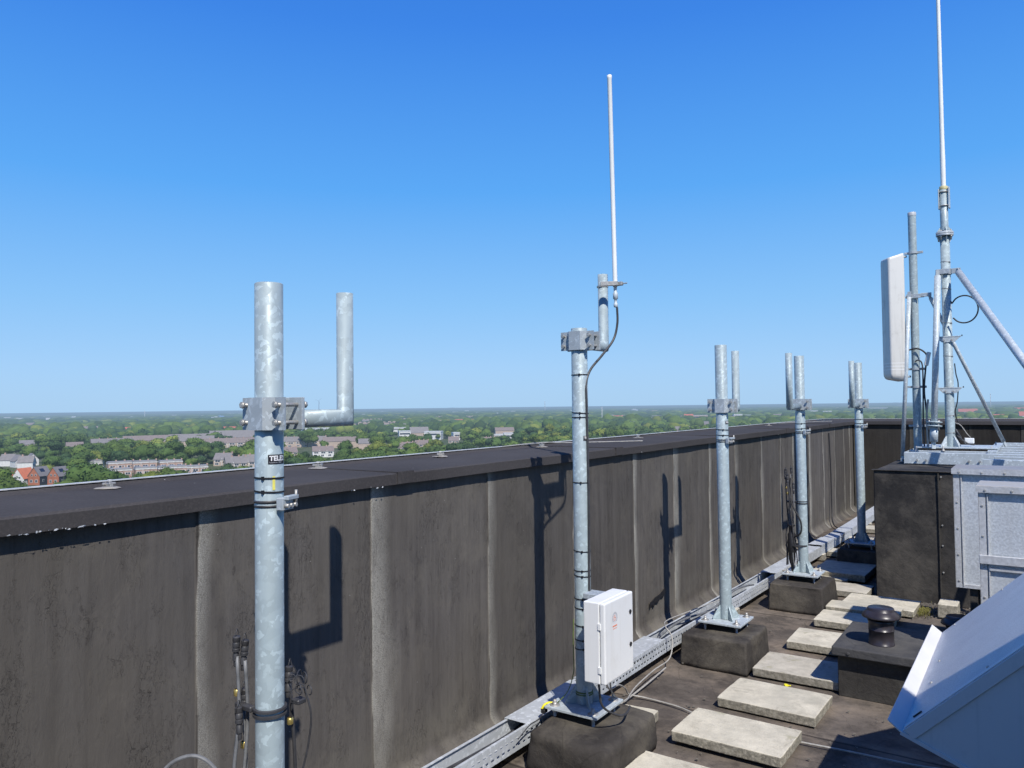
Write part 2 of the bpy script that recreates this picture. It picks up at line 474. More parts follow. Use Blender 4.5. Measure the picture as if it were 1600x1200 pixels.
coping(pw, -2.265, -2.868, -4.5, 12.485, [.35, 2.44, 4.5, 6.55, 8.6, 10.7])
bm = nb(); bx(bm, -2.885, -2.8695, -4.5, 13.07, 1.20, 1.3415); bx(bm, -2.869, -2.845, -4.5, 13.07, 1.3405, 1.3440)
obj('edge_trim', bm, M['trim'], pw)
bm = nb()                                               # little torn flakes of paint under the lip
rt_ = random.Random(3)
for i in range(22):
    y = rt_.choice([rt_.uniform(.86, 1.15), rt_.uniform(.95, 1.2), rt_.uniform(2.15, 2.45), rt_.uniform(3, 11)])
    L_ = rt_.uniform(.002, .016)*(1 if y < 2.5 else .5); z = 1.2725+rt_.uniform(-.003, .001)
    q = [bm.verts.new((-2.2615+rt_.uniform(-.001, .003), y+L_*f, z+rt_.uniform(-.0022, .0012)+g)) for f, g in ((0, 0), (.5, -.001), (1, .001), (.7, .003), (.2, .0022))]
    bm.faces.new(q)
obj('torn_edge', bm, M['stick_grey'], pw)
YZ = Matrix(((0, 0, 1, 0), (1, 0, 0, 0), (0, 1, 0, 0), (0, 0, 0, 1)))      # draw in (y, z), extrude along x
bm = nb(); prism(bm, [(5.035, .165), (5.038, .205), (5.07, .212), (5.12, .226), (5.2, .232), (5.31, .262), (5.31, .225), (5.26, .20), (5.22, .206), (5.17, .18), (5.12, .19), (5.10, .16), (5.07, .185)], .003, Matrix.Translation((-2.2885, 0, 0)) @ YZ)
obj('open_tear', bm, M['black'], pw)

pw2 = thing('parapet_wall', 'far parapet wall closing the end of the roof, dark felt, behind the mast', 'wall', (0, 0, 0))
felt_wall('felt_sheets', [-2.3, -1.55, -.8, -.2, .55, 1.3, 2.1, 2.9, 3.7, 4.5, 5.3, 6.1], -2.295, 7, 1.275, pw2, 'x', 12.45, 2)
bm = nb(); bx(bm, -2.3, 7, 12.475, 13.02, -.5, 1.27); obj('core', bm, M['block'], pw2)
bm = nb()
V = []; prof = [(12.41, 1.270), (12.41, 1.317), (12.42, 1.3225), (12.96, 1.3255), (12.975, 1.3275), (13.03, 1.3390), (13.055, 1.3390), (13.055, 1.25)]
xs_ = list(np.arange(-2.72, 7, .3))
rows = [[bm.verts.new((x, y, z)) for y, z in prof] for x in xs_]
for a, b in zip(rows, rows[1:]):
    for i in range(len(prof)-1): bm.faces.new((a[i], b[i], b[i+1], a[i+1]))
o = obj('coping', bm, M['coping'], pw2)
bm = nb(); bx(bm, -2.868, 7, 13.0565, 13.07, 1.2, 1.3425); bx(bm, -2.84, 7, 13.03, 13.056, 1.3410, 1.3450); obj('edge_trim', bm, M['trim'], pw2)

# building body below the roof
bm = nb(); bx(bm, -2.80, 9, -6, 12.98, -28.0, -.05)
ab = thing('apartment_building', 'tall apartment building under the roof deck', 'building', (3, 3, -28)); ab['kind'] = 'structure'
obj('facade', bm, M['brick'], ab).location = (-3, -3, 28)
# unseen block beside the camera, added so its shadow falls over the intake hood
bm = nb(); bx(bm, 1.06, 5.2, -3.5, 1.47, -.01, 3.0, .01)
ph = thing('hood_shade_block', 'unseen grey block beside the viewer, added to shade the intake hood', 'building', (3, -1, 0)); ph['kind'] = 'structure'
obj('wall', bm, M['duct_top'], ph).location = (-3, 1, 0)

# ------------------------------------------------------------------ coping anchors and wire
def anchor(x, y, rz, label):
    t = thing('conductor_holder', label, 'roof clip', (x, y, 1.3255), rz, 'lightning conductor holders on the coping')
    bm = nb(); lathe(bm, [(.0, .0), (.040, .001), (.036, .004), (.02, .006), (0, .006)], 14); 
    for v in bm.verts: v.co.x *= 1+.5*noise.noise(v.co*60+Vector((x, y, 0))); v.co.y *= 1+.6*noise.noise(v.co*50+Vector((y, x, 0)))
    obj('mortar_pad', bm, M['stone'], t)
    bm = nb(); box(bm, (0, 0, .016), (.05, .014, .018), .002); box(bm, (.018, .004, .024), (.012, .03, .010), .002); box(bm, (-.02, -.008, .020), (.016, .018, .012), .002)
    bmesh.ops.scale(bm, vec=(.8, .8, .75), verts=bm.verts)
    obj('clip', bm, M['bolt'], t)
    bm = nb(); box(bm, (-.002, .004, .027), (.014, .010, .008), .001); obj('saddle', bm, M['trim'], t)
AN = [(-2.74, 1.455, 'holder on the coping left of the nearest pole, above the rooftops'), (-2.74, 2.42, 'holder on the coping just right of the nearest pole'),
      (-2.74, 3.30, 'holder on the coping midway between first and second pole'), (-2.74, 4.35, 'holder on the coping just left of the whip antenna pole'),
      (-2.74, 5.85, 'holder on the coping between second and third pole'), (-2.74, 9.6, 'small holder on the coping between third and fourth pole')]
for i, (x, y, l) in enumerate(AN): anchor(x, y, .4*i, 'grey lightning conductor '+l)
bm = nb(); tube(bm, smoothpath([(-2.74, 3.9, 1.352), (-2.74, 4.35, 1.356), (-2.71, 4.6, 1.345), (-2.64, 4.85, 1.338), (-2.4, 5.2, 1.336)]), .004, 6)
tag(obj('lightning_wire', bm, M['cablew'], origin=(-2.7, 4.3, 1.336)), 'thin pale conductor wire lying on the coping behind the whip antenna pole', 'wire')
bm = nb(); tube(bm, smoothpath([(-2.74, 9.4, 1.352), (-2.72, 10.1, 1.345), (-2.6, 10.9, 1.34), (-2.4, 11.5, 1.338)]), .004, 6)
tag(obj('lightning_wire', bm, M['cablew'], origin=(-2.7, 10, 1.336)), 'thin pale conductor wire lying on the coping near the far corner', 'wire')

# ------------------------------------------------------------------ plinths
def plinth(c, sx, sy, h, label, rz=0, rough=1.0, bev=.012):
    bm = nb()
    vs = box(bm, (0, 0, h/2), (sx, sy, h), bev, None, 3)
    bmesh.ops.subdivide_edges(bm, edges=[e for e in bm.edges if e.calc_length() > .05], cuts=7, use_grid_fill=True)
    for v in bm.verts:
        f = 1+.06*(1-v.co.z/h)
        v.co.x *= f; v.co.y *= f
        q = Vector((v.co.x*6+c[0]*9, v.co.y*6+c[1]*9, v.co.z*6))
        k = rough*(.012*noise.noise(q)+.005*noise.noise(q*3))
        d = Vector((v.co.x, v.co.y, 0)).normalized() if v.co.z < h-.012 else Vector((0, 0, .6))
        v.co += d*k
        if v.co.z < .012: v.co.z = -.012
    t = thing('pole_plinth', label, 'plinth', (c[0], c[1], 0), rz, 'felt covered plinths under the poles')
    obj('felt_block', bm, M['block'], t, True)
    # the folded corner flap of the felt
    return t
plinth((-1.76, 1.36), .44, .46, .185, 'felt covered plinth under the nearest pole, below the edge of the view')
plinth((-1.71, 3.13), .40, .52, .163, 'large rounded felt plinth under the whip antenna pole, crinkled at its top edge', 0, 1.5, .03)
plinth((-1.665, 4.78), .40, .44, .178, 'dark felt plinth under the third pole, sagging corner fold')
plinth((-1.575, 6.36), .39, .46, .195, 'square felt plinth under the fourth pole, the one with cable tails')
plinth((-1.43, 8.10), .38, .44, .195, 'felt plinth in deep shade under the farthest pole beside the tall felt shaft')

# ------------------------------------------------------------------ text helper
def text_mesh(txt, size, bold=.0):
    cu = bpy.data.curves.new('lettering', 'FONT'); cu.body = txt; cu.size = size; cu.offset = bold; cu.extrude = 0; cu.resolution_u = 3
    ob = bpy.data.objects.new('lettering', cu); COL.objects.link(ob)
    dg = bpy.context.evaluated_depsgraph_get(); me = bpy.data.meshes.new_from_object(ob.evaluated_get(dg))
    COL.objects.unlink(ob); bpy.data.objects.remove(ob); bpy.data.curves.remove(cu)
    bm = nb(); bm.from_mesh(me); bpy.data.meshes.remove(me)
    return bm

def wrap(bm, r, ang0, z0):
    """bend a flat drawing (x right, y up) round a pole of radius r, starting at angle ang0 and running clockwise seen from above -> left to right seen from outside"""
    bmesh.ops.triangulate(bm, faces=bm.faces)
    for v in bm.verts:
        a = ang0+v.co.x/r; rr = r+v.co.z
        v.co = Vector((rr*math.cos(a), rr*math.sin(a), z0+v.co.y))
    return bm

def sticker(parent, r, ang0, z0, w=.052, h=.024, big=True):
    bm = nb()
    n = 12
    top = [bm.verts.new((w*i/n, h, 0)) for i in range(n+1)]; bot = [bm.verts.new((w*i/n, 0, 0)) for i in range(n+1)]
    for i in range(n): bm.faces.new((bot[i], bot[i+1], top[i+1], top[i]))
    s = obj('sticker', wrap(bm, r+.0006, ang0, z0), M['stick_black'], parent)
    tb = text_mesh('TELE2', .0175*w/.052, .0007)
    xs = [v.co.x for v in tb.verts]; k = (w-.007)/(max(xs)-min(xs))
    for v in tb.verts: v.co.x = (v.co.x-min(xs))*k
    bmesh.ops.translate(tb, vec=(.0035, h*.38, 0), verts=tb.verts)
    obj('lettering', wrap(tb, r+.0010, ang0, z0), M['stick_white'], s)
    tb = text_mesh('Telefoonnr. 0800', .0050*w/.052, .0000)
    bmesh.ops.translate(tb, vec=(.003, h*.12, 0), verts=tb.verts)
    obj('small_print', wrap(tb, r+.0010, ang0, z0), M['stick_grey'], s)

# ------------------------------------------------------------------ the poles
PR = .038
def ring(bm, r, z, h, t=.0022, n=28, squash=0):
    vs = lathe(bm, [(r, z-h/2), (r+t, z-h/2), (r+t, z+h/2), (r, z+h/2)], n)
    if squash:
        for v in vs: v.co.z += squash*math.sin(math.atan2(v.co.y, v.co.x)+1)
def bolt(bm, p, d, L, r=.006, head=.011):
    d = Vector(d).normalized(); p = Vector(p)
    tube(bm, [p, p+d*L], r, 8)
    for q in (.0, L-.006):
        tube(bm, [p+d*(q+.001), p+d*(q+.009)], head, 6)
def pipe_end_closed(bm, x, y, z0, z1, r, n=28):
    lathe(bm, [(r, z0), (r, z1-.002), (r-.0015, z1), (r-.004, z1), (r-.005, z1-.0015), (0, z1-.0018)], n, (x, y, 0))
def make_pole(loc, top, arm_dir, arm_len, clamp_z, arm_z0, arm_top, ties, stick, label, plate=.135, ground=True, rz=0, blab=None):
    """loc = plate top centre on the plinth; heights are world z"""
    bz = loc[2]
    t = thing('mounting_pole', label, 'pole', loc, rz, 'galvanised antenna mounting poles along the parapet')
    L = lambda z: z-bz
    bm = nb(); pipe_end_closed(bm, 0, 0, .002, L(top), PR)
    obj('pole', bm, M['galv'], t)
    # base plate with raised washers, on levelling nuts
    bm = nb(); box(bm, (0, 0, -.006), (plate*2, plate*2, .012), .0015); obj('base_plate', bm, M['galv_light'], t)
    for sx in (-1, 1):
        for sy in (-1, 1):
            bm = nb(); x, y = sx*(plate-.035), sy*(plate-.035)
            lathe(bm, [(.024, .0003), (.024, .003), (.0, .003)], 18, (x, y, 0)); lathe(bm, [(.012, .003), (.012, .013), (0, .013)], 6, (x, y, 0)); lathe(bm, [(.0075, .013), (.0075, .026), (0, .027)], 10, (x, y, 0))
            lathe(bm, [(.0, -.058), (.008, -.058), (.008, -.012)], 10, (x, y, 0)); lathe(bm, [(.014, -.026), (.014, -.0125)], 6, (x, y, 0))
            obj('anchor_bolt', bm, M['bolt'], t)
    for k in range(4):
        a = math.pi/4*0+math.pi/2*k+math.pi/4
        bm = nb()
        prism(bm, [(PR-.002, 0), (PR+.052, 0), (PR+.052, .012), (PR+.006, .085), (PR-.002, .085)], .006, Matrix.Rotation(a, 4, 'Z') @ Matrix(((1, 0, 0, 0), (0, 0, -1, .003), (0, 1, 0, .0005), (0, 0, 0, 1))))
        obj('gusset', bm, M['galv'], t)
    # clamp: hat-shaped front plate bent round the pole, flat rear plate, four long bolts
    cz = L(clamp_z); h = .088; s = arm_dir
    bm = nb()
    out = [(-.088, -.020), (-.050, -.020), (-.030, -.046), (.030, -.046), (.050, -.020), (.088, -.020)]
    inn = [(x*.985 if abs(x) > .06 else x*.9, y+.006) for x, y in reversed(out)]
    poly = out+inn
    if s < 0: poly = [(x, -y) for x, y in reversed(poly)]
    prism(bm, poly, h, Matrix.Translation((0, 0, cz-h/2)))
    obj('clamp_front', bm, M['galv_clamp'], t)
    bm = nb(); box(bm, (0, s*.044, cz), (.176, .010, h), .001); obj('clamp_back', bm, M['galv_clamp'], t)
    for sx in (-.069, .069):
        for dz in (-.024, .024):
            bm = nb(); bolt(bm, (sx, -s*.040, cz+dz), (0, s, 0), .105, .0055, .0095); obj('clamp_bolt', bm, M['bolt'], t)
    # side arm: horizontal stub and upright, mitred
    ar = .0253
    az = L(arm_z0)
    bm = nb()
    tube(bm, [(0, s*.049, az), (0, s*arm_len, az), (0, s*arm_len, L(arm_top))], ar, 24)
    obj('side_arm', bm, M['galv'], t)
    for z in ties:
        bm = nb(); ring(bm, PR, L(z), .0045, .0022, 28, .003*random.uniform(-1, 1)); box(bm, (PR*math.cos(-1.1)*1.06, PR*math.sin(-1.1)*1.06, L(z)), (.006, .006, .010))
        obj('cable_tie', bm, M['black'], t)
    if ground:
        gz = L(ground)
        bm = nb(); ring(bm, PR, gz+.006, .007, .002, 28); ring(bm, PR, gz-.006, .006, .002, 28); obj('strap', bm, M['cabled'], t)
        g = nb(); Mz = Matrix.Rotation(math.atan2(-loc[1], -loc[0])+R(54), 4, 'Z')
        box(g, (PR+.012, 0, 0), (.022, .050, .034), .002, Matrix.Translation((0, 0, gz)) @ Mz); box(g, (PR+.026, .008, .016), (.016, .05, .012), .002, Matrix.Translation((0, 0, gz)) @ Mz)
        gb = obj('earth_clamp', g, M['galv_clamp'], t)
        for dy in (-.015, .002, .019):
            g = nb(); tube(g, [Mz @ Vector((PR+.020, dy, gz-.004)), Mz @ Vector((PR+.036, dy, gz-.004))], .006, 6); obj('screw', g, M['bolt'], gb)
        g = nb(); tube(g, [Mz @ Vector((PR+.03, .025, gz)), Mz @ Vector((PR+.03, .025, gz+.035))], .004, 6); obj('screw', g, M['bolt'], gb)
    if stick: sticker(t, PR, stick[0], L(stick[1]), stick[2], stick[3])
    return t

p1 = make_pole((-1.735, 1.36, .21), 1.945, 1, .28, 1.588, 1.572, 1.95, [1.415, 1.378], (R(-43), 1.452, .054, .026),
               'nearest and largest pole, side arm with empty upright, sticker reading TELE2', ground=1.345)
bm = nb()
n = 6
for i in range(n):
    a0 = R(-24)+.0016*0
vv = []
for i in range(4):
    a = R(-26)+i*R(3.5)
    vv.append((bm.verts.new(((PR+.0012)*math.cos(a), (PR+.0012)*math.sin(a), 1.383-.21)), bm.verts.new(((PR+.0012)*math.cos(a), (PR+.0012)*math.sin(a), 1.420-.21))))
for a, b in zip(vv, vv[1:]): bm.faces.new((a[0], b[0], b[1], a[1]))
obj('yellow_tape', bm, M['yellowtape'], p1)
p2 = make_pole((-1.782, 3.175, .215), 1.965, 1, .25, 1.905, 1.893, 2.255, [1.745, 1.565, 1.545, 1.24, .92, .83, .805, .70, .655, .575, .51, .47], (R(-40), 1.435, .044, .024),
               'galvanised pole with the white whip antenna and the white cabinet, many black cable ties', ground=None)
p3 = make_pole((-1.672, 4.83, .235), 1.978, 1, .285, 1.588, 1.572, 1.955, [1.435, 1.40], (R(-40), 1.47, .04, .022),
               'third pole from the left, bare shaft, empty upright rising behind it on the right', ground=1.365)
p4 = make_pole((-1.572, 6.39, .255), 1.978, -1, .31, 1.588, 1.572, 1.985, [1.435, 1.395], (R(-43), 1.50, .036, .02),
               'fourth pole from the left, upright on its left, black cable tails strapped on', ground=1.365)
p5 = make_pole((-1.437, 8.08, .255), 1.985, -1, .31, 1.588, 1.572, 1.99, [1.435, 1.395], (R(-50), 1.50, .036, .02),
               'farthest pole, beside the tall felt covered shaft, empty upright on its left', ground=1.365)
bm = nb(); ring(bm, PR, .055, .006, .003); ring(bm, PR, .045, .004, .004); 
obj('earth_strap', bm, M['green'], p2)

# ------------------------------------------------------------------ whip antenna on pole two
def whip():
    x, y = -1.697, 3.365+.03
    t = thing('whip_antenna', 'tall white fibreglass whip antenna clipped to the upright of the second pole', 'antenna', (x, y, 2.08))
    t.rotation_euler = (0, R(-.75), 0)
    bm = nb(); lathe(bm, [(.0115, .125), (.0115, .25), (.0112, .26), (.0112, 1.14), (.0120, 1.142), (.0120, 1.158), (0, 1.160)], 16); obj('radome', bm, M['whip'], t)
    bm = nb(); lathe(bm, [(.006, .0), (.010, .003), (.010, .02), (.007, .022), (.007, .04), (.012, .042), (.012, .07), (.008, .075), (.008, .10), (.0115, .102), (.0115, .126)], 14); obj('connector', bm, M['galv_light'], t)
    bm = nb(); box(bm, (-.03, -.02, .115), (.085, .014, .022), .002, Matrix.Rotation(R(28), 4, 'Z')); box(bm, (.018, .004, .115), (.04, .022, .018), .002); tube(bm, [(.0, .0, .115), (.06, .01, .115)], .003, 6); obj('bracket', bm, M['bolt'], t)
    bm = nb(); c = Vector((-1.782-x, 3.425-y, .115)); vs = lathe(bm, [(.0255, -.004), (.029, -.004), (.029, .004), (.0255, .004)], 20); xf(bm, vs, Matrix.Translation(c)); obj('u_bolt', bm, M['bolt'], t)
    return t
whip()
def cable(name, pts, r, mat, label, cat='cable', k=6, n=8, group=None):
    o0 = Vector(pts[0]); bm = nb(); tube(bm, smoothpath(pts, k), r, n)
    return tag(obj(name, bm, M[mat], origin=tuple(o0)), label, cat, group)
cable('feeder_cable', [(-1.690, 3.395, 2.08), (-1.689, 3.393, 2.0), (-1.70, 3.37, 1.92), (-1.722, 3.29, 1.84), (-1.742, 3.21, 1.77), (-1.745, 3.17, 1.70), (-1.741, 3.165, 1.6), (-1.739, 3.168, 1.2), (-1.741, 3.165, .8), (-1.742, 3.17, .62)], .0058, 'cabled',
      'dark grey feeder cable curving from the whip antenna down the second pole')
cable('earth_wire', [(-1.822, 3.155, .60), (-1.823, 3.150, .5), (-1.822, 3.152, .42), (-1.824, 3.15, .35), (-1.84, 3.12, .27), (-1.90, 3.10, .20)], .0022, 'green', 'green and yellow earth wire down the left side of the second pole', 'wire')

# ------------------------------------------------------------------ white cabinet
def cabinet():
    x0, x1, y0, y1, z0, z1 = -1.640, -1.537, 2.925, 3.200, .413, .757
    t = thing('control_cabinet', 'white steel cabinet with two black locks and round emblem on the second pole', 'cabinet', (x0, (y0+y1)/2, z0))
    o = Vector(t.location)
    def W(bm, *a, **k):
        vs = bx(bm, *a, **k); return vs
    def put(n, bm, m, par=t): 
        ob = obj(n, bm, m, par); 
        if par is t: bmv = ob.data; [setattr(v, 'co', v.co-o) for v in bmv.vertices]
        return ob
    bm = nb(); W(bm, x0, x1-.028, y0, y1, z0, z1, bev=.004, seg=2); body = put('body', bm, M['white'])
    bm = nb(); W(bm, x1-.026, x1, y0, y1, z0, z1, bev=.007, seg=3); put('door', bm, M['white'])
    for z in (z0+.06, z1-.10):
        bm = nb(); W(bm, x1-.034, x1-.020, y0-.004, y0+.003, z-.014, z+.014, bev=.001); put('hinge', bm, M['white'])
    for z in (z0+.115, z1-.085):
        bm = nb(); vs = lathe(bm, [(.0095, 0), (.0095, .004), (.006, .005), (0, .005)], 20); xf(bm, vs, Matrix.Translation((x1, y1-.032, z)) @ Matrix.Rotation(R(90), 4, 'Y')); put('lock', bm, M['black'])
    # round emblem: grey gear-like ring, orange inner ring and hook, orange bar below
    def drawn(bm, rad, th, a0, a1, n, cy, cz, off):
        pr = None
        for i in range(n+1):
            a = a0+(a1-a0)*i/n
            c, s_ = math.cos(a), math.sin(a)
            q = (bm.verts.new((x1+off, cy+rad*c, cz+rad*s_)), bm.verts.new((x1+off, cy+(rad+th)*c, cz+(rad+th)*s_)))
            if pr: bm.faces.new((pr[0], pr[1], q[1], q[0]))
            pr = q
    cy, cz = y0+.092, z1-.078
    bm = nb(); drawn(bm, .0, .0265, 0, 2*math.pi, 40, cy, cz, .0004); bmesh.ops.remove_doubles(bm, verts=bm.verts, dist=1e-6); e = put('emblem', bm, M['stick_white'])
    bm = nb()
    for k in range(22):
        a = 2*math.pi*k/22+.3
        if math.sin(a) < -.75: continue
        drawn(bm, .0185, .0065, a, a+.17, 3, cy, cz, .0008)
    drawn(bm, .0170, .0013, 0, 2*math.pi, 36, cy, cz, .0008)
    put('emblem_ring', bm, M['stick_grey'])
    bm = nb(); drawn(bm, .0095, .0028, R(60), R(330), 24, cy, cz, .0010); drawn(bm, .003, .0022, R(-90), R(170), 14, cy, cz, .0010)
    W(bm, x1+.0006, x1+.0010, cy-.002, cy+.011, cz-.001, cz+.0015)
    put('emblem_hook', bm, M['stick_orange'])
    bm = nb(); W(bm, x1+.0003, x1+.0008, cy-.020, cy+.020, cz-.0375, cz-.0315); W(bm, x1+.0003, x1+.0008, cy-.018, cy+.018, cz-.047, cz-.0445)
    put('emblem_bar', bm, M['stick_orange'])
    for z in (z0+.05, z1-.03):
        bm = nb(); W(bm, -1.745, x0-.0005, 3.11, 3.195, z-.012, z+.012, bev=.002); put('wall_bracket', bm, M['galv_clamp'])
    for k, y in enumerate((2.98, 3.03, 3.08)):
        bm = nb(); lathe(bm, [(0, -.018), (.008, -.018), (.010, -.004), (.010, 0)], 10, (-1.60-x0, y-(y0+y1)/2, 0)); put('cable_gland', bm, M['cable'])
cabinet()
CB = 'cables hanging below the white cabinet'
cable('cabinet_cable', [(-1.60, 2.98, .398), (-1.59, 2.99, .30), (-1.565, 3.08, .235), (-1.56, 3.16, .215), (-1.60, 3.28, .20)], .005, 'cabled', 'black cable hanging from the white cabinet down to the base plate')
cable('cabinet_cable', [(-1.60, 3.03, .398), (-1.61, 3.09, .34), (-1.66, 3.22, .29), (-1.74, 3.45, .22), (-1.83, 3.70, .11), (-1.87, 3.83, .03), (-1.80, 3.89, .006), (-1.605, 3.87, .005), (-1.46, 3.815, .003), (-1.3, 3.785, .003), (-1.1, 3.775, .004), (-.95, 3.782, .004), (-.74, 3.795, .006), (-.48, 3.812, .004), (-.3, 3.85, .005), (.1, 3.9, .005), (.6, 3.9, .005)], .0042, 'cablew',
      'pale cable running from the white cabinet across the roof under the paving slabs')
cable('cabinet_cable', [(-1.60, 3.08, .398), (-1.64, 3.18, .29), (-1.72, 3.42, .16), (-1.80, 3.65, .07), (-1.865, 3.9, .05), (-1.89, 4.2, .05), (-1.885, 4.42, .06), (-1.90, 4.50, .16), (-1.95, 4.52, .215), (-2.02, 4.7, .20), (-2.0, 5.0, .19), (-1.9, 5.6, .19)], .0038, 'cablew',
      'pale cable looping from the white cabinet along the tray to the third plinth')
cable('cabinet_cable', [(-1.87, 3.42, .02), (-1.865, 3.8, .018), (-1.87, 4.1, .02), (-1.885, 4.36, .02)], .005, 'cablew', 'thick grey conduit lying beside the tray right of the white cabinet')

# ------------------------------------------------------------------ cable tray
def tray():
    M['tray'] = mk_galv('tray_steel', (.50, .53, .55), 1.0, .15, .7)
    t = thing('cable_tray', 'galvanised perforated cable tray running along the foot of the parapet, partly covered', 'cable tray', (-2.0, 5, .06))
    o = Vector(t.location)
    pts = [(-2.06, -1.0), (-2.045, 2.3), (-2.03, 3.2), (-2.02, 4.55), (-1.97, 6.2), (-1.925, 8.0), (-1.90, 8.6), (-1.875, 9.6), (-1.86, 11.9)]
    def X(y):
        for (xa, ya), (xb, yb) in zip(pts, pts[1:]):
            if ya <= y <= yb: return xa+(xb-xa)*(y-ya)/(yb-ya)
        return pts[-1][0]
    w, z0, z1 = .062, .055, .135
    def strip(name, y0, y1, prof, mat, step=.25, par=None, closed=False):
        bm = nb(); n = max(2, int((y1-y0)/step)+1)
        rows = []
        for i in range(n):
            y = y0+(y1-y0)*i/(n-1); x = X(y)
            rows.append([bm.verts.new((x+px-o.x, y-o.y, pz-o.z)) for px, pz in prof])
        m = len(prof)
        for a, b in zip(rows, rows[1:]):
            for i in range(m if closed else m-1): bm.faces.new((a[i], a[(i+1) % m], b[(i+1) % m], b[i]))
        if closed: bm.faces.new(rows[0]); bm.faces.new(list(reversed(rows[-1])))
        bmesh.ops.recalc_face_normals(bm, faces=bm.faces)
        return obj(name, bm, mat, par or t)
    th = .0022
    strip('tray_bottom', -1.0, 11.9, [(-w, z0), (w, z0), (w, z0+th), (-w, z0+th)], M['tray'], closed=True)
    strip('tray_side', -1.0, 11.9, [(-w, z0), (-w-th, z0), (-w-th, z1), (-w+.012, z1), (-w+.012, z1-th), (-w, z1-th)], M['tray'], closed=True)
    # near side with real slots, cut as bars between two rows of openings
    bm = nb(); y = -.6; zz = [z0-.002, z0+.016, z0+.027, z0+.048, z0+.059, z1]
    xs = lambda y: X(y)+w
    def quad(y0, y1, za, zb):
        a = [bm.verts.new((xs(q)-o.x+dx, q-o.y, z-o.z)) for dx in (0, th) for (q, z) in ((y0, za), (y1, za), (y1, zb), (y0, zb))]
        for f in ((0, 3, 2, 1), (4, 5, 6, 7), (0, 1, 5, 4), (2, 3, 7, 6), (1, 2, 6, 5), (3, 0, 4, 7)): bm.faces.new([a[i] for i in f])
    lim = 6.6
    yy = -.6
    while yy < lim:
        q = yy
        quad(q, q+.04, zz[0], zz[1]); quad(q, q+.04, zz[2], zz[3]); quad(q, q+.04, zz[4], zz[5])
        quad(q, q+.017, zz[1], zz[2]); quad(q+.024, q+.04, zz[3], zz[4]); quad(q, q+.0015, zz[3], zz[4]); quad(q+.0385, q+.04, zz[1], zz[2])
        yy += .04
    quad(lim, 9, zz[0], zz[5]); 
    bmesh.ops.remove_doubles(bm, verts=bm.verts, dist=1e-5)
    obj('slotted_side', bm, M['tray'], t)
    strip('tray_side', 9.0, 11.9, [(w, z0), (w+th, z0), (w+th, z1), (w, z1)], M['tray'], closed=True)
    strip('rolled_edge', -1.0, 6.7, [(w+th, z1), (w+th, z1+.003), (w-.012, z1+.003), (w-.012, z1)], M['tray'], closed=True)
    for k, (y0, y1, dz) in enumerate([(2.98, 3.58, .0), (3.62, 4.50, .0), (6.75, 8.22, .0), (8.25, 8.75, .012), (8.80, 9.2, .0), (9.23, 11.9, .004)]):
        c = w+.006
        strip('tray_cover', y0, y1, [(-c, z1-.014+dz), (-c, z1+.006+dz), (c, z1+.006+dz), (c, z1-.014+dz), (c-.0015, z1-.014+dz), (c-.0015, z1+.0045+dz), (-c+.0015, z1+.0045+dz), (-c+.0015, z1-.014+dz)], M['tray'], closed=True)
    for y in (1.5, 2.55, 3.6, 5.0, 5.75, 7.1, 8.3, 9.5, 10.7):
        bm = nb(); bx(bm, X(y)-.11-o.x, X(y)+.085-o.x, y-.05-o.y, y+.05-o.y, -.006-o.z, .058-o.z, .004); b = obj('support_block', bm, M['conc2'], t)
    for y in (2.0, 2.62):
        bm = nb(); lathe(bm, [(.010, 0), (.010, .006), (.005, .007), (.005, .022), (0, .022)], 8, (X(y)-.01-o.x, y-o.y, z0+th-o.z)); obj('tray_bolt', bm, M['bolt'], t)
    return X
TX = tray()
for i, (dx, z, r, m, a, b, lab) in enumerate([(-.045, .074, .008, 'cabled', -.9, 6.5, 'black cable inside the tray against the parapet side'),
                                              (-.02, .070, .006, 'cable', -.9, 6.6, 'grey cable in the middle of the cable tray'),
                                              (.03, .076, .010, 'cabled', 4.4, 6.5, 'thick dark cable in the open tray between third and fourth pole'),
                                              (.0, .105, .008, 'cable', 4.45, 6.5, 'grey cable humping over the open tray before the fourth pole')]):
    pts = []; y = a; k = 0
    while y <= b:
        pts.append((TX(y)+dx+.006*math.sin(k*1.7+i), y, z+.004*math.sin(k*2.3+i*2)+(.05*math.sin((y-4.4)*3)**2 if i == 3 else 0))); y += .24; k += 1
    cable('tray_cable', pts, r, m, lab, 'cable', 3, 8)

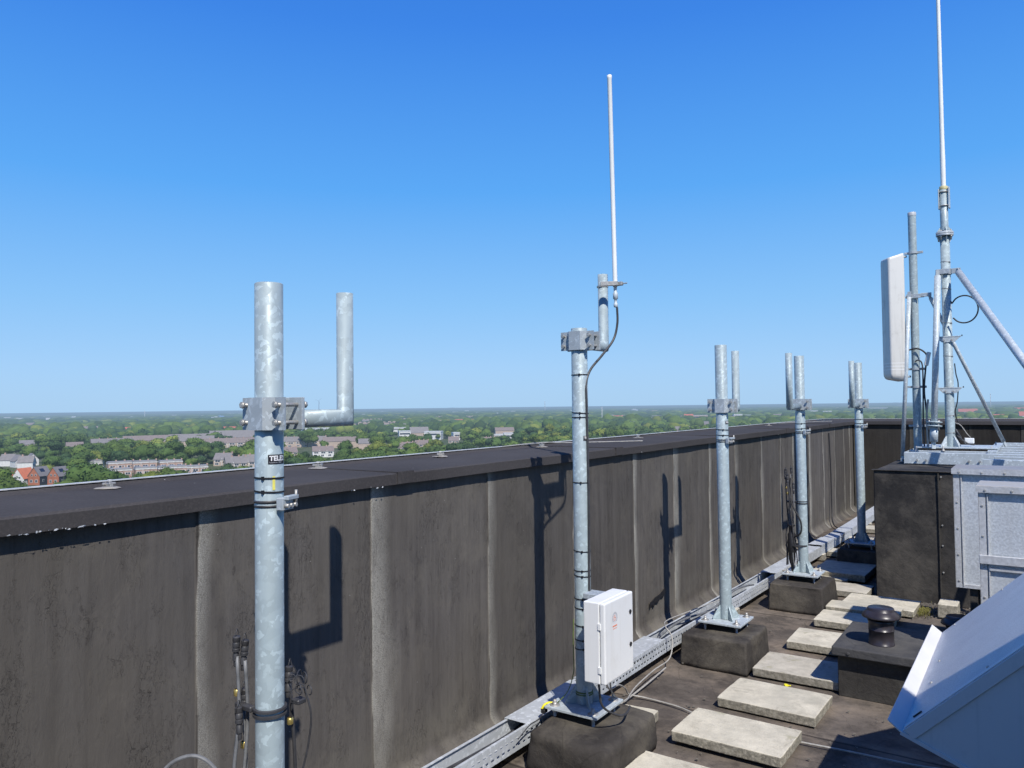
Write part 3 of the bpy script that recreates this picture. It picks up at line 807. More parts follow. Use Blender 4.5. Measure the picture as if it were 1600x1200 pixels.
# ------------------------------------------------------------------ connector bundles on poles one and four
def bundle(px, py, dirs, zt, zb, lab, seed, big=False):
    rnd = random.Random(seed)
    n = len(dirs)
    for i, (dx, dy, top, mat) in enumerate(dirs):
        x, y = px+dx, py+dy
        t = thing('cable_tail', lab[i], 'cable', (x, y, zb), 0, None)
        pts = []
        m = 7
        for k in range(m):
            f = k/(m-1)
            pts.append((rnd.uniform(-.009, .009)+(dx*.6)*(1-f)*math.sin(i*2.2), rnd.uniform(-.012, .012), (top-.055-zb)*f))
        pts[-1] = (0, 0, top-.055-zb)
        bm = nb(); tube(bm, smoothpath(pts, 4), .0048, 8); obj('cable', bm, M[mat], t)
        bm = nb(); q = top-zb
        lathe(bm, [(.0055, -.085), (.007, -.082), (.007, -.070), (.0105, -.067), (.0105, -.050), (.0085, -.048), (.0085, -.044), (.0125, -.042), (.0125, -.034), (.0112, -.033), (.0112, -.030), (.0125, -.029), (.0125, -.018), (.0105, -.016), (.0125, -.013), (.0125, -.002), (.010, .0), (0, .001)], 14, (0, 0, 0)); bmesh.ops.scale(bm, vec=(.82, .82, 1), verts=bm.verts); xf(bm, bm.verts, Matrix.Translation((rnd.uniform(-.003, .003), rnd.uniform(-.003, .003), q)) @ Matrix.Rotation(rnd.uniform(-.14, .14), 4, 'X') @ Matrix.Rotation(rnd.uniform(-.14, .14), 4, 'Y')); obj('connector', bm, M['cabled'], t)
        if i % 2 == 0:
            bm = nb(); lathe(bm, [(.0065, -.112), (.009, -.11), (.009, -.095), (.0065, -.093)], 12, (0, 0, q-.05)); obj('brass_ring', bm, M['brass'], t)
        bm = nb(); tube(bm, smoothpath([(.0, .009, q-.01), (-.004, .006, q+.012), (.002, -.002, q+.018), (.004, -.008, q+.004), (0, -.011, q-.015)], 4), .0013, 5); obj('cap_string', bm, M['cabled'], t)
L1 = ['frontmost dark connector tail left of the nearest pole', 'second connector tail left of the nearest pole', 'shorter tail with brass ring hidden behind the nearest pole', 'thin grey tail close beside the nearest pole', 'low tail with brass ring on the right side of the nearest pole']
bundle(-1.735, 1.36, [(-.080, -.045, .985, 'cable'), (-.066, -.030, .972, 'cable'), (-.085, -.020, .835, 'cable'), (-.060, -.055, .80, 'cable'), (-.005, .072, .885, 'cabled')], 1, .02, L1, 3)
L4 = ['leaning black connector tail left of the fourth pole', 'upright black connector tail beside the fourth pole', 'black tail with brass ring beside the fourth pole', 'shortest black tail touching the fourth pole']
bundle(-1.572, 6.39, [(-.12, -.01, 1.07, 'cabled'), (-.085, .01, 1.08, 'cable'), (-.10, -.04, 1.03, 'cabled'), (-.06, -.03, .96, 'cable')], 1, .30, L4, 4)
bm = nb()
for z in (.78, .795): 
    vs = lathe(bm, [(PR+.0005, -.0045), (PR+.007, -.003), (PR+.007, .003), (PR+.0005, .0045)], 30, (-1.735, 1.36, z))
box(bm, (-1.795, 1.325, .795), (.07, .018, .016), .003, None); box(bm, (-1.695, 1.425, .80), (.03, .03, .014), .003)
tag(obj('hose_clamp', bm, M['cabled'], origin=(-1.735, 1.36, .78)), 'dark steel band and bracket holding cable tails to the nearest pole', 'clamp')
bm = nb()
rr = random.Random(5)
for k in range(9):
    c = Vector((-1.70+rr.uniform(-.015, .02), 1.435+rr.uniform(-.02, .02), .835+rr.uniform(-.03, .035)))
    a = rr.uniform(0, 3); rad = rr.uniform(.007, .018)
    tube(bm, [c+Vector((math.cos(a)*rad*math.cos(w), math.sin(a)*rad*math.cos(w), rad*math.sin(w))) for w in [i*.5 for i in range(11)]], .0016, 6)
tube(bm, smoothpath([(-1.69, 1.44, .83), (-1.675, 1.45, .76), (-1.685, 1.45, .68), (-1.70, 1.44, .6)]), .0028, 6)
tag(obj('wire_tangle', bm, M['cabled'], origin=(-1.69, 1.45, .8)), 'tangled short wires on the right side of the nearest pole', 'wire')
cable('cable_loop', [(-1.83, 1.31, .45), (-1.85, 1.29, .60), (-1.90, 1.25, .665), (-1.96, 1.2, .64), (-1.985, 1.17, .55), (-1.98, 1.17, .40), (-1.98, 1.2, .2), (-1.97, 1.25, .15)], .0055, 'cable', 'grey cable loop bulging left of the nearest pole at the bottom edge')
cable('cable_loop', [(-1.83, 1.31, .40), (-1.86, 1.28, .55), (-1.90, 1.24, .60), (-1.945, 1.2, .57), (-1.955, 1.19, .48), (-1.95, 1.2, .3)], .0045, 'cablew', 'smaller inner cable loop left of the nearest pole at the bottom edge')
# the big black joint on pole four
t = thing('cable_joint', 'fat black heat shrink cable joint strapped low on the fourth pole', 'cable joint', (-1.655, 6.375, .30))
bm = nb(); lathe(bm, [(.008, -.05), (.012, .0), (.022, .03), (.026, .05), (.026, .10), (.032, .11), (.034, .2), (.030, .21), (.030, .25), (.022, .26), (.020, .31), (.026, .315), (.026, .325), (.010, .33), (0, .33)], 18); obj('sleeve', bm, M['black'], t)
bm = nb(); vs = lathe(bm, [(.045, -.006), (.050, -.006), (.050, .006), (.045, .006)], 20); bmesh.ops.scale(bm, vec=(1.5, 1, 1), verts=vs); xf(bm, vs, Matrix.Translation((.045, .01, .165))); obj('strap', bm, M['cabled'], t)
cable('cable_loop', [(-1.655, 6.37, 1.0), (-1.66, 6.36, .9), (-1.64, 6.34, .80), (-1.60, 6.33, .72), (-1.57, 6.33, .65), (-1.575, 6.33, .57), (-1.63, 6.35, .53), (-1.655, 6.37, .5)], .0065, 'black', 'black cable bowing across the front of the fourth pole')
bm = nb(); ring(bm, PR, 0, .008, .004); ring(bm, PR, .016, .006, .003); box(bm, (-.07, -.01, .008), (.10, .02, .016), .003)
tag(obj('hose_clamp', bm, M['cabled']), 'dark band with a side arm holding cable tails to the fourth pole', 'clamp').location = (-1.572, 6.39, .80)

# ------------------------------------------------------------------ paving slabs
def slab(x0, x1, y0, y1, label, z=.0, h=.048, rz=0, mat='conc', tilt=0, group='concrete paving slabs forming a walkway'):
    cx, cy = (x0+x1)/2, (y0+y1)/2
    bm = nb(); box(bm, (0, 0, h/2), (x1-x0, y1-y0, h), .004, None, 2)
    bmesh.ops.subdivide_edges(bm, edges=[e for e in bm.edges if e.calc_length() > .1], cuts=9, use_grid_fill=True)
    for v in bm.verts:
        q = Vector((v.co.x*14+cx*5, v.co.y*14+cy*5, v.co.z*14))
        cd = max(abs(v.co.x)/((x1-x0)/2), 0)*max(abs(v.co.y)/((y1-y0)/2), 0)
        if cd > .9: v.co.x *= 1-.018*abs(noise.noise(q*.7)); v.co.z -= .006*abs(noise.noise(q*.9)) if v.co.z > h*.6 else 0
        v.co += Vector((.0022*noise.noise(q), .0022*noise.noise(q+Vector((5, 0, 0))), .0010*noise.noise(q*2)))
        if v.co.z < h*.4: v.co.x *= .992; v.co.y *= .985
    o = obj('paving_slab', bm, M[mat]); o.location = (cx, cy, z); o.rotation_euler = (tilt, 0, rz)
    tag(o, label, 'slab', group)
slab(-1.50, -.99, 2.88, 3.215, 'concrete slab cut off by the bottom edge of the view, nearest of the walkway', rz=R(-1))
slab(-1.47, -.955, 3.445, 3.785, 'second nearest concrete slab, a pale cable disappears beneath it', rz=R(-1), z=.012)
slab(-1.44, -.94, 3.995, 4.355, 'third concrete slab, in front of the yellow scrap', rz=R(-1))
slab(-1.428, -.91, 4.56, 4.915, 'concrete slab behind the yellow scrap, its right end under the vent box shadow', rz=R(.5), mat='conc2')
slab(-1.40, -.9, 5.185, 5.55, 'concrete slab left of the mushroom vent, beside the third plinth', rz=R(1))
slab(-1.37, -.87, 5.80, 6.13, 'concrete slab behind the mushroom vent, level with the fourth plinth', rz=R(0))
slab(-1.36, -.86, 6.14, 6.37, 'bright narrow concrete slab right of the fourth plinth', z=.022, rz=R(0))
slab(-1.30, -.79, 6.40, 6.76, 'concrete slab in front of the tall felt shaft, moss at its right end', rz=R(-1.5))
slab(-1.62, -1.18, 6.80, 7.12, 'half shaded concrete slab before the tall felt shaft', rz=R(-1), mat='conc2')
slab(-1.73, -1.28, 7.33, 7.88, 'blue shaded concrete slab left of the tall felt shaft', rz=R(-1), z=.02, h=.06)
slab(-1.82, -1.42, 7.22, 7.34, 'thin sunlit slab edge just behind the fourth plinth', rz=R(3), z=0, h=.04)
for i, (x, y, w, d, rz, l) in enumerate([(-1.72, 8.62, .3, .22, .1, 'first of the loose slabs beyond the farthest pole'), (-1.45, 8.9, .34, .26, -.1, 'second of the loose slabs beyond the farthest pole, close to the shaft'),
                                         (-1.62, 9.5, .3, .25, .2, 'third of the loose slabs beyond the farthest pole'), (-1.70, 10.4, .36, .3, 0, 'loose slab beside the tray near the far corner'),
                                         (-1.35, 10.9, .32, .3, .15, 'pair of loose slabs in the far corner, right one'), (-1.45, 11.7, .5, .3, 0, 'loose slab at the foot of the far parapet')]):
    slab(x-w/2, x+w/2, y-d/2, y+d/2, l, 0, .05, rz, 'conc2', 0, 'loose slabs in the far corner')
for i, (x, y, l) in enumerate([(-1.82, 7.5, 'wooden looking block under the tray behind the fourth pole'), (-1.70, 7.62, 'small pale block behind the fourth pole')]):
    bm = nb(); box(bm, (0, 0, .035), (.16-.06*i, .12, .07), .006); o = obj('support_block', bm, M['brick' if i == 0 else 'conc2']); o.location = (x, y, 0); o.rotation_euler = (0, 0, .2); tag(o, l, 'block')
bm = nb(); box(bm, (0, 0, .05), (.13, .20, .10), .006, None, 2); o = obj('concrete_block', bm, M['conc']); o.location = (-.585, 6.60, 0); tag(o, 'small pale concrete block standing before the tall felt shaft', 'block')
slab(-1.80, -1.62, 3.50, 3.66, 'small concrete piece just behind the base plate of the second pole', 0, .05, .1, 'conc', 0, None)
# yellow scrap
bm = nb(); rr = random.Random(2)
for k in range(5):
    box(bm, (rr.uniform(-.014, .014), rr.uniform(-.01, .01), .010+rr.uniform(-.003, .006)), (.018, .012, .006), .001, Matrix.Rotation(rr.uniform(-.7, .7), 4, (rr.random(), rr.random(), 1)))
tag(obj('plastic_scrap', bm, M['yellow']), 'bright yellow plastic scrap lying against a paving slab', 'litter').location = (-1.21, 4.475, 0)
t = thing('cable_clip', 'yellow and black clip hanging over the tray cover left of the second pole', 'clip', (-1.93, 3.08, .18))
bm = nb(); tube(bm, smoothpath([(-.01, -.03, .01), (.0, -.02, .03), (.01, 0, .035), (.03, .02, .033)]), .0055, 6); obj('strap', bm, M['yellow'], t)
bm = nb(); box(bm, (0, -.022, .005), (.022, .03, .02), .003); obj('buckle', bm, M['black'], t)
cable('lashing_wire', [(-1.93, 3.06, .18), (-1.925, 3.0, .165), (-1.93, 2.93, .16), (-1.945, 2.86, .12)], .0025, 'cabled', 'thin dark lashing wire beside the base plate of the second pole', 'wire')
# litter and pebbles: scattered grit on the deck
bm = nb(); rr = random.Random(11)
for k in range(900):
    c = rr.random()
    if c < .45: x, y = rr.gauss(-.72, .12), rr.gauss(6.72, .12)
    elif c < .7: x, y = rr.uniform(-1.9, -1.2), rr.uniform(7.1, 11.5)
    else: x, y = rr.uniform(-2.1, -.4), rr.uniform(2.5, 7)
    s = rr.uniform(.002, .006)*(1 if c > .45 else 1.3)
    box(bm, (x, y, .000), (s*2, s*1.4, s), 0, None)
tag(obj('roof_grit', bm, M['dirt']), 'fine grit and leaf litter scattered on the roof felt', 'grit', None, 'stuff')
bm = nb()
for k in range(260):
    a = rr.gauss(0, 1); x, y = -.765+rr.gauss(0, .03), 6.60+rr.gauss(0, .07)
    tube(bm, [(x, y, -.004), (x+rr.uniform(-.012, .012), y+rr.uniform(-.012, .012), rr.uniform(.01, .03))], .0016, 3)
tag(obj('dry_moss', bm, M['moss']), 'tuft of yellow green moss at the slab end before the shaft', 'moss', None, 'stuff')
# curled dark offcuts beyond the far pole
cable('hose_offcut', [(-1.30, 9.3, .01), (-1.25, 9.35, .10), (-1.22, 9.5, .13), (-1.2, 9.6, .08), (-1.2, 9.65, .02)], .02, 'black', 'black curled hose offcut beyond the farthest pole')
cable('wire_offcut', [(-1.62, 8.2, .30), (-1.7, 8.4, .12), (-1.66, 8.6, .09), (-1.55, 8.7, .12), (-1.6, 8.9, .08)], .006, 'cablew', 'pale loose wires lying behind the farthest pole')
cable('wire_offcut', [(-1.72, 8.3, .02), (-1.62, 8.45, .05), (-1.5, 8.5, .13), (-1.42, 8.6, .06)], .009, 'cabled', 'dark loose cable lying behind the farthest pole')
cable('wire_offcut', [(-1.9, 6.9, .14), (-1.84, 7.0, .12), (-1.75, 7.15, .05), (-1.62, 7.4, .04), (-1.5, 7.6, .05)], .005, 'cablew', 'pale cable from the tray to the shaded slab right of the fourth pole')
cable('wall_wire', [(-1.40, 12.44, .62), (-1.32, 12.42, .50), (-1.28, 12.41, .35), (-1.28, 12.40, .2)], .006, 'cablew', 'pale wire hanging on the far parapet right of the farthest pole')
cable('wall_wire', [(-1.0, 12.41, 1.30), (-.9, 12.39, 1.27), (-.82, 12.37, 1.15), (-.78, 12.37, 1.09), (-.85, 12.38, 1.085)], .006, 'cablew', 'bent pale wire hooked over the far parapet behind the antenna')
cable('drain_pipe', [(-2.26, 9.62, .5), (-2.27, 9.62, .95)], .0001, 'cabled', 'x') if False else None
cable('wall_cable', [(-2.285, 10.75, 1.2), (-2.27, 10.74, .7), (-2.265, 10.72, .25), (-2.23, 10.6, .05), (-2.1, 10.3, .02), (-1.95, 10.1, .04)], .008, 'black', 'black cable running down the long parapet near the far corner')
cable('wall_cable', [(-2.27, 8.58, .10), (-2.22, 8.62, .06), (-2.1, 8.75, .03), (-1.99, 8.9, .08)], .016, 'black', 'black cable emerging from the parapet foot behind the tray')

# ------------------------------------------------------------------ vent box with mushroom vent
t = thing('vent_box', 'low dark felt box with an overhanging flat lid, carrying the mushroom vent', 'roof box', (-.45, 4.78, 0))
bm = nb(); bx(bm, -.945+.45, .35+.45, 4.53-4.78, 5.02-4.78, -.012, .222, .004); obj('felt_body', bm, M['ventbox'], t)
bm = nb(); bx(bm, -.965+.45, .37+.45, 4.475-4.78, 5.06-4.78, .2225, .270, .006, 2)
bmesh.ops.subdivide_edges(bm, edges=[e for e in bm.edges if e.calc_length() > .2], cuts=6, use_grid_fill=True)
for v in bm.verts: v.co.z += .002*noise.noise(v.co*8)
obj('lid', bm, M['ventlid'], t)
for x in (-.88, -.3, .1):
    bm = nb(); vs = lathe(bm, [(.0, 0), (.009, 0), (.008, .005), (0, .007)], 10); xf(bm, vs, Matrix.Translation((x+.45, 4.475-4.78, .243)) @ Matrix.Rotation(R(90), 4, 'X')); obj('screw', bm, M['ventlid'], t)
def vent(loc, r, h, label, cap=1.0):
    t = thing('mushroom_vent', label, 'vent', loc, .4)
    bm = nb(); lathe(bm, [(r*1.05, 0), (r*1.05, .006), (r, .008), (r, h*.52), (r*1.03, h*.525), (r*1.03, h*.545), (r, h*.55), (r*1.02, h*.80), (r*1.12, h*.9), (r*.98, h*.9), (r*.94, h*.5), (r*.94, .0)], 40); obj('pipe', bm, M['plastic'], t)
    for k in range(4):
        bm = nb(); a = k*math.pi/2; box(bm, (r*.9*math.cos(a), r*.9*math.sin(a), h*.98), (.008, .008, h*.28)); obj('cap_leg', bm, M['plastic'], t)
    bm = nb(); R_ = r*1.52*cap; z = h*1.02
    lathe(bm, [(R_*.94, z-.006), (R_, z-.004), (R_, z+.002), (R_*.94, z+.012), (R_*.74, z+.030), (R_*.70, z+.033), (R_*.69, z+.043), (R_*.66, z+.046), (0, z+.046)], 48)
    lathe(bm, [(R_*.94, z-.006), (0, z+.004)], 48)
    obj('cap', bm, M['plastic'], t, True)
vent((-.742, 4.66, .270), .064, .15, 'dark brown mushroom vent standing on the flat lid of the felt box')
vent((-.46, 5.75, .0), .066, .16, 'dark mushroom vent half hidden behind the sloping intake hood')

# ------------------------------------------------------------------ tall felt shaft
t = thing('felt_shaft', 'tall dark felt covered shaft carrying the steel mast frame', 'roof shaft', (-.5, 7.5, 0))
bm = nb()
vs = bx(bm, -1.138+.5, .9+.5, 6.95-7.5, 8.30-7.5, -.012, 1.035, .006)
bmesh.ops.subdivide_edges(bm, edges=[e for e in bm.edges if e.calc_length() > .3], cuts=22, use_grid_fill=True)
for v in bm.verts:
    q = v.co*2.2; k = .007*noise.noise(q)+.003*noise.noise(q*3.2)
    lap = .006*math.exp(-abs(v.co.x-(-.665+.5))/.05) if v.co.x > -.665+.5 else 0
    if v.co.y < -.5: v.co.y += k-lap
    if v.co.x < -.6: v.co.x += k
o = obj('felt_cladding', bm, M['boxfelt'], t)
for z in (.25, .46, .62, 1.0):
    bm = nb(); vs = lathe(bm, [(0, 0), (.007, 0), (.006, .003), (0, .004)], 8); xf(bm, vs, Matrix.Translation((-.645+.5, 6.942-7.5, z)) @ Matrix.Rotation(R(90), 4, 'X')); obj('nail_head', bm, M['bolt'], t)
bm = nb(); bx(bm, -.668+.5, -.660+.5, 6.934-7.5, 6.950-7.5, 0, 1.03); obj('seam_edge', bm, M['ventbox'], t)
bm = nb(); bx(bm, -1.15+.5, -.4+.5, 6.938-7.5, 7.0-7.5, 1.037, 1.043, .001); obj('edge_bar', bm, M['ventbox'], t)

# ------------------------------------------------------------------ steel frame on the shaft
t = thing('steel_frame', 'galvanised channel frame lying on the felt shaft under the mast', 'frame', (-.3, 8.0, 1.04))
def fr(name, x0, x1, y0, y1, z0, z1, mat='galv_light', bev=.002):
    bm = nb(); bx(bm, x0+.3, x1+.3, y0-8.0, y1-8.0, z0-1.04, z1-1.04, bev); return obj(name, bm, M[mat], t)
fr('front_channel', -1.0, .9, 7.72, 7.727, 1.045, 1.145); fr('front_channel_flange', -1.0, .9, 7.7275, 7.79, 1.1375, 1.145)
fr('end_plate', -1.006, -1.0005, 7.72, 8.45, 1.042, 1.146)
fr('cross_rail', -.99, 1.2, 8.02, 8.08, 1.10, 1.146); fr('cross_rail', -.30, 1.2, 8.35, 8.41, 1.10, 1.148)
fr('cross_rail', -.30, 1.2, 8.75, 8.81, 1.10, 1.150); fr('cross_rail', -.30, 1.2, 9.15, 9.21, 1.10, 1.155); fr('rear_rail', -.30, 1.3, 9.5, 9.56, 1.10, 1.16)
fr('cross_rail', -.30, 1.2, 7.35, 7.41, 1.10, 1.146); fr('cross_rail', -.36, 1.2, 6.98, 7.04, 1.10, 1.146); fr('cross_rail', -.36, 1.2, 6.1, 6.16, 1.10, 1.146)
fr('side_rail', .30, .36, 6.17, 6.97, 1.105, 1.145)
fr('side_rail', -.375, -.305, 7.95, 9.55, 1.105, 1.158); fr('mast_plate', -.95, -.30, 8.10, 8.60, 1.165, 1.178, 'galv_light')
for x, z in ((-.90, 1.078), (-.83, 1.078), (-.50, 1.078), (-.42, 1.078), (-.1, 1.078)):
    bm = nb(); bolt(bm, (x+.3, 7.70-8.0, z-1.04), (0, 1, 0), .03, .007, .011); obj('frame_bolt', bm, M['bolt'], t)
for x, y in ((-.93, 7.95), (-.72, 8.02), (-.35, 8.15), (-.35, 9.0)):
    bm = nb(); lathe(bm, [(.016, 0), (.016, .004), (.010, .005), (.010, .016), (.006, .017), (.006, .045), (0, .046)], 8, (x+.3, y-8.0, 1.146-1.04)); obj('stud', bm, M['bolt'], t)
# its legs standing on the roof behind the ducts
for x in (.6,):
    fr('leg', x, x+.06, 9.5, 9.56, -.01, 1.1)

# ------------------------------------------------------------------ mast
mx, my = -.675, 8.2
t = thing('lattice_free_mast', 'stepped galvanised mast on the frame, braced by tubes, carrying the tallest white whip', 'mast', (mx, my, 1.178))
t.name = 'antenna_mast'
bm = nb(); lathe(bm, [(.040, 0), (.040, 1.98), (.0, 1.98)], 28); obj('lower_tube', bm, M['galv'], t)
bm = nb(); lathe(bm, [(.034, 2.02), (.034, 2.41), (.0, 2.41)], 28); obj('upper_tube', bm, M['galv'], t)
bm = nb(); lathe(bm, [(0, 1.968), (.072, 1.968), (.074, 1.972), (.074, 1.985), (0, 1.985)], 24); lathe(bm, [(0, 1.990), (.074, 1.990), (.074, 2.005), (.07, 2.008), (0, 2.008)], 24); obj('flange', bm, M['galv_dull'], t)
for k in range(4):
    a = R(20)+k*math.pi/2
    bm = nb(); prism(bm, [(.036, 1.965), (.066, 1.965), (.041, 1.905), (.036, 1.905)], .006, Matrix.Rotation(a, 4, 'Z') @ Matrix(((1, 0, 0, 0), (0, 0, -1, .003), (0, 1, 0, 0), (0, 0, 0, 1)))); obj('flange_rib', bm, M['galv_dull'], t)
    bm = nb(); prism(bm, [(.030, 2.009), (.066, 2.009), (.036, 2.055), (.030, 2.055)], .006, Matrix.Rotation(a, 4, 'Z') @ Matrix(((1, 0, 0, 0), (0, 0, -1, .003), (0, 1, 0, 0), (0, 0, 0, 1)))); obj('flange_rib', bm, M['galv'], t)
    bm = nb(); a += math.pi/4; tube(bm, [(.060*math.cos(a), .060*math.sin(a), 1.925), (.060*math.cos(a), .060*math.sin(a), 2.022)], .006, 6); tube(bm, [(.060*math.cos(a), .060*math.sin(a), 1.95), (.060*math.cos(a), .060*math.sin(a), 1.967)], .011, 6); obj('flange_bolt', bm, M['bolt'], t)
for k in range(4):
    a = R(45)+k*math.pi/2
    bm = nb(); prism(bm, [(.038, .001), (.105, .001), (.105, .012), (.046, .10), (.038, .10)], .007, Matrix.Rotation(a, 4, 'Z') @ Matrix(((1, 0, 0, 0), (0, 0, -1, .0035), (0, 1, 0, 0), (0, 0, 0, 1)))); obj('gusset', bm, M['galv_light'], t)
for z in (.29, .55, .84, 1.15, 1.47, 1.72, .13):
    bm = nb(); ring(bm, .040, z, .006, .002, 24, .006*(-1 if z > .5 else 1)); box(bm, (.036, -.026, z), (.01, .012, .008)); obj('band', bm, M['bolt'], t)
# clamp collars that take the braces
bm = nb(); lathe(bm, [(.041, 1.605), (.050, 1.605), (.050, 1.655), (.041, 1.655)], 24); box(bm, (-.062, -.01, 1.63), (.03, .014, .045), .002); box(bm, (.085, -.025, 1.63), (.075, .014, .048), .002, None); box(bm, (-.02, -.056, 1.63), (.11, .010, .045), .002); obj('brace_clamp', bm, M['galv_dull'], t)
for z in (1.02, .545):
    bm = nb(); prism(bm, [(-.045, -.055), (.060, -.055), (.115, .0), (-.10, .0)], .006, Matrix.Translation((0, -.045, z+.005)) @ Matrix(((1, 0, 0, 0), (0, 0, 1, 0), (0, 1, 0, 0), (0, 0, 0, 1)))); box(bm, (0, -.01, z), (.21, .075, .006), .001)
    br = obj('antenna_bracket', bm, M['galv_light'], t)
    for x in (-.028, .036):
        bm = nb(); tube(bm, [(x, -.052, z-.032), (x, -.036, z-.032)], .009, 6); obj('bolt', bm, M['bolt'], br)
    bm = nb(); tube(bm, [(.118, -.03, z), (.118, -.03, z+.014)], .005, 6); obj('end_bolt', bm, M['black'], br)
bm = nb(); box(bm, (.15, .03, .055), (.075, .04, .05), .006, None, 2); obj('junction_box', bm, M['white'], t)
bm = nb(); tube(bm, smoothpath([(.045, 0, .12), (.07, -.01, .09), (.10, -.0, .06), (.14, 0, .03), (.19, 0, .02)]), .007, 6); tube(bm, smoothpath([(.045, 0, .16), (.06, -.01, .13), (.085, -.0, .08)]), .009, 6); obj('box_cable', bm, M['cabled'], t)
t2 = thing('whip_antenna', 'tallest pale whip antenna on top of the stepped mast, running out of the view', 'antenna', (mx, my, 3.585))
bm = nb(); lathe(bm, [(.034, -.005), (.035, .0), (.035, .028), (.022, .032), (0, .032)], 24); obj('collar', bm, M['brass'] if False else M['yellowtape'], t2).data.materials[0] = flat('aged_collar', (.48, .43, .22), .6, 0, .15, 30)
bm = nb(); lathe(bm, [(.0225, .032), (.0225, .30), (.0195, .5), (.0165, 1.9), (.0150, 3.2), (0, 3.2)], 18); obj('radome', bm, M['whip'], t2)
bm = nb(); box(bm, (.045, -.01, -.085), (.014, .05, .20), .003); box(bm, (-.040, -.01, -.09), (.010, .04, .19), .003); obj('side_plate', bm, M['galv_light'], t2)
for z in (-.025, -.155):
    bm = nb(); lathe(bm, [(.0345, z-.005), (.0435, z-.004), (.0435, z+.004), (.0345, z+.005)], 22); obj('clip_band', bm, M['bolt'], t2)

def brace(a, b, r, label, coupler=None, mat='galv_light', foot=True):
    a, b = Vector(a), Vector(b)
    t = thing('mast_brace', label, 'brace', tuple(b), 0, 'tubular braces of the mast and the antenna pole')
    d = (a-b); L = d.length; u = d.normalized()
    bm = nb(); tube(bm, [u*.05, u*(L-.03)], r, 18); obj('tube', bm, M[mat], t)
    bm = nb()
    rot = u.to_track_quat('Z', 'Y').to_matrix().to_4x4()
    box(bm, (0, 0, L-.02), (.008, r*1.7, .085), .001, rot); obj('top_lug', bm, M['galv_dull'], t)
    bm = nb(); box(bm, (0, 0, .03), (.010, r*1.6, .09), .001, rot); obj('foot_lug', bm, M['galv_light'], t)
    if coupler:
        for q in (coupler, coupler+.035):
            bm = nb(); tube(bm, [u*q, u*(q+.012)], r*2.4, 20); obj('coupling_disc', bm, M['galv'], t)
        bm = nb(); tube(bm, [u*(coupler-.14), u*(coupler)], r*1.25, 16); obj('turnbuckle', bm, M['galv_light'], t)
        for k in range(4):
            n1 = u.orthogonal().normalized(); n2 = u.cross(n1); w = k*math.pi/2
            c = (n1*math.cos(w)+n2*math.sin(w))*r*1.95
            bm = nb(); tube(bm, [c+u*(coupler-.03), c+u*(coupler+.06)], .006, 6); obj('coupling_bolt', bm, M['bolt'], t)
brace((-.735, 8.13, 2.80), (-.80, 8.05, 1.178), .0275, 'near upright brace left of the stepped mast, with a bolted disc coupling', .19)
brace((-.575, 8.16, 2.80), (.33, 6.12, 1.16), .030, 'thick brace sloping from the mast down to the right edge of the view')
# ------------------------------------------------------------------ antenna pole
ax, ay = -.945, 8.2
t = thing('antenna_pole', 'plain grey pole left of the stepped mast carrying the white panel antenna', 'pole', (ax, ay, 1.04))
bm = nb(); lathe(bm, [(.036, 0), (.036, 1), (.036, 2.34)], 26); obj('tube', bm, M['galv'], t)
bm = nb(); lathe(bm, [(.0375, 2.335), (.0375, 2.366), (.034, 2.370), (0, 2.371)], 26); obj('end_cap', bm, M['stick_grey'], t)
for z in (1.98, 1.56, .87, .70, .33):
    bm = nb(); lathe(bm, [(.0365, z-.010), (.045, z-.010), (.045, z+.010), (.0365, z+.010)], 24); box(bm, (.062, -.004, z), (.05, .018, .022), .002); box(bm, (-.056, -.004, z), (.036, .014, .02), .002)
    obj('clamp', bm, M['galv_dull'], t)
bm = nb(); box(bm, (.10, -.03, 1.565), (.10, .012, .03), .002); tube(bm, [(.06, -.03, 1.58), (.15, -.03, 1.58)], .006, 6); box(bm, (-.0, -.052, 1.56), (.12, .008, .04), .002); obj('brace_clamp', bm, M['galv_clamp'], t)
brace((ax-.03, ay-.08, 2.62), (-1.072, 8.12, 1.04), .0185, 'slim white brace left of the antenna pole, standing on the shaft corner', mat='galv_light')
brace((ax+.13, ay-.02, 2.60), (-.27, 9.0, 1.16), .0175, 'slim brace running from the antenna pole behind the mast down to the frame')
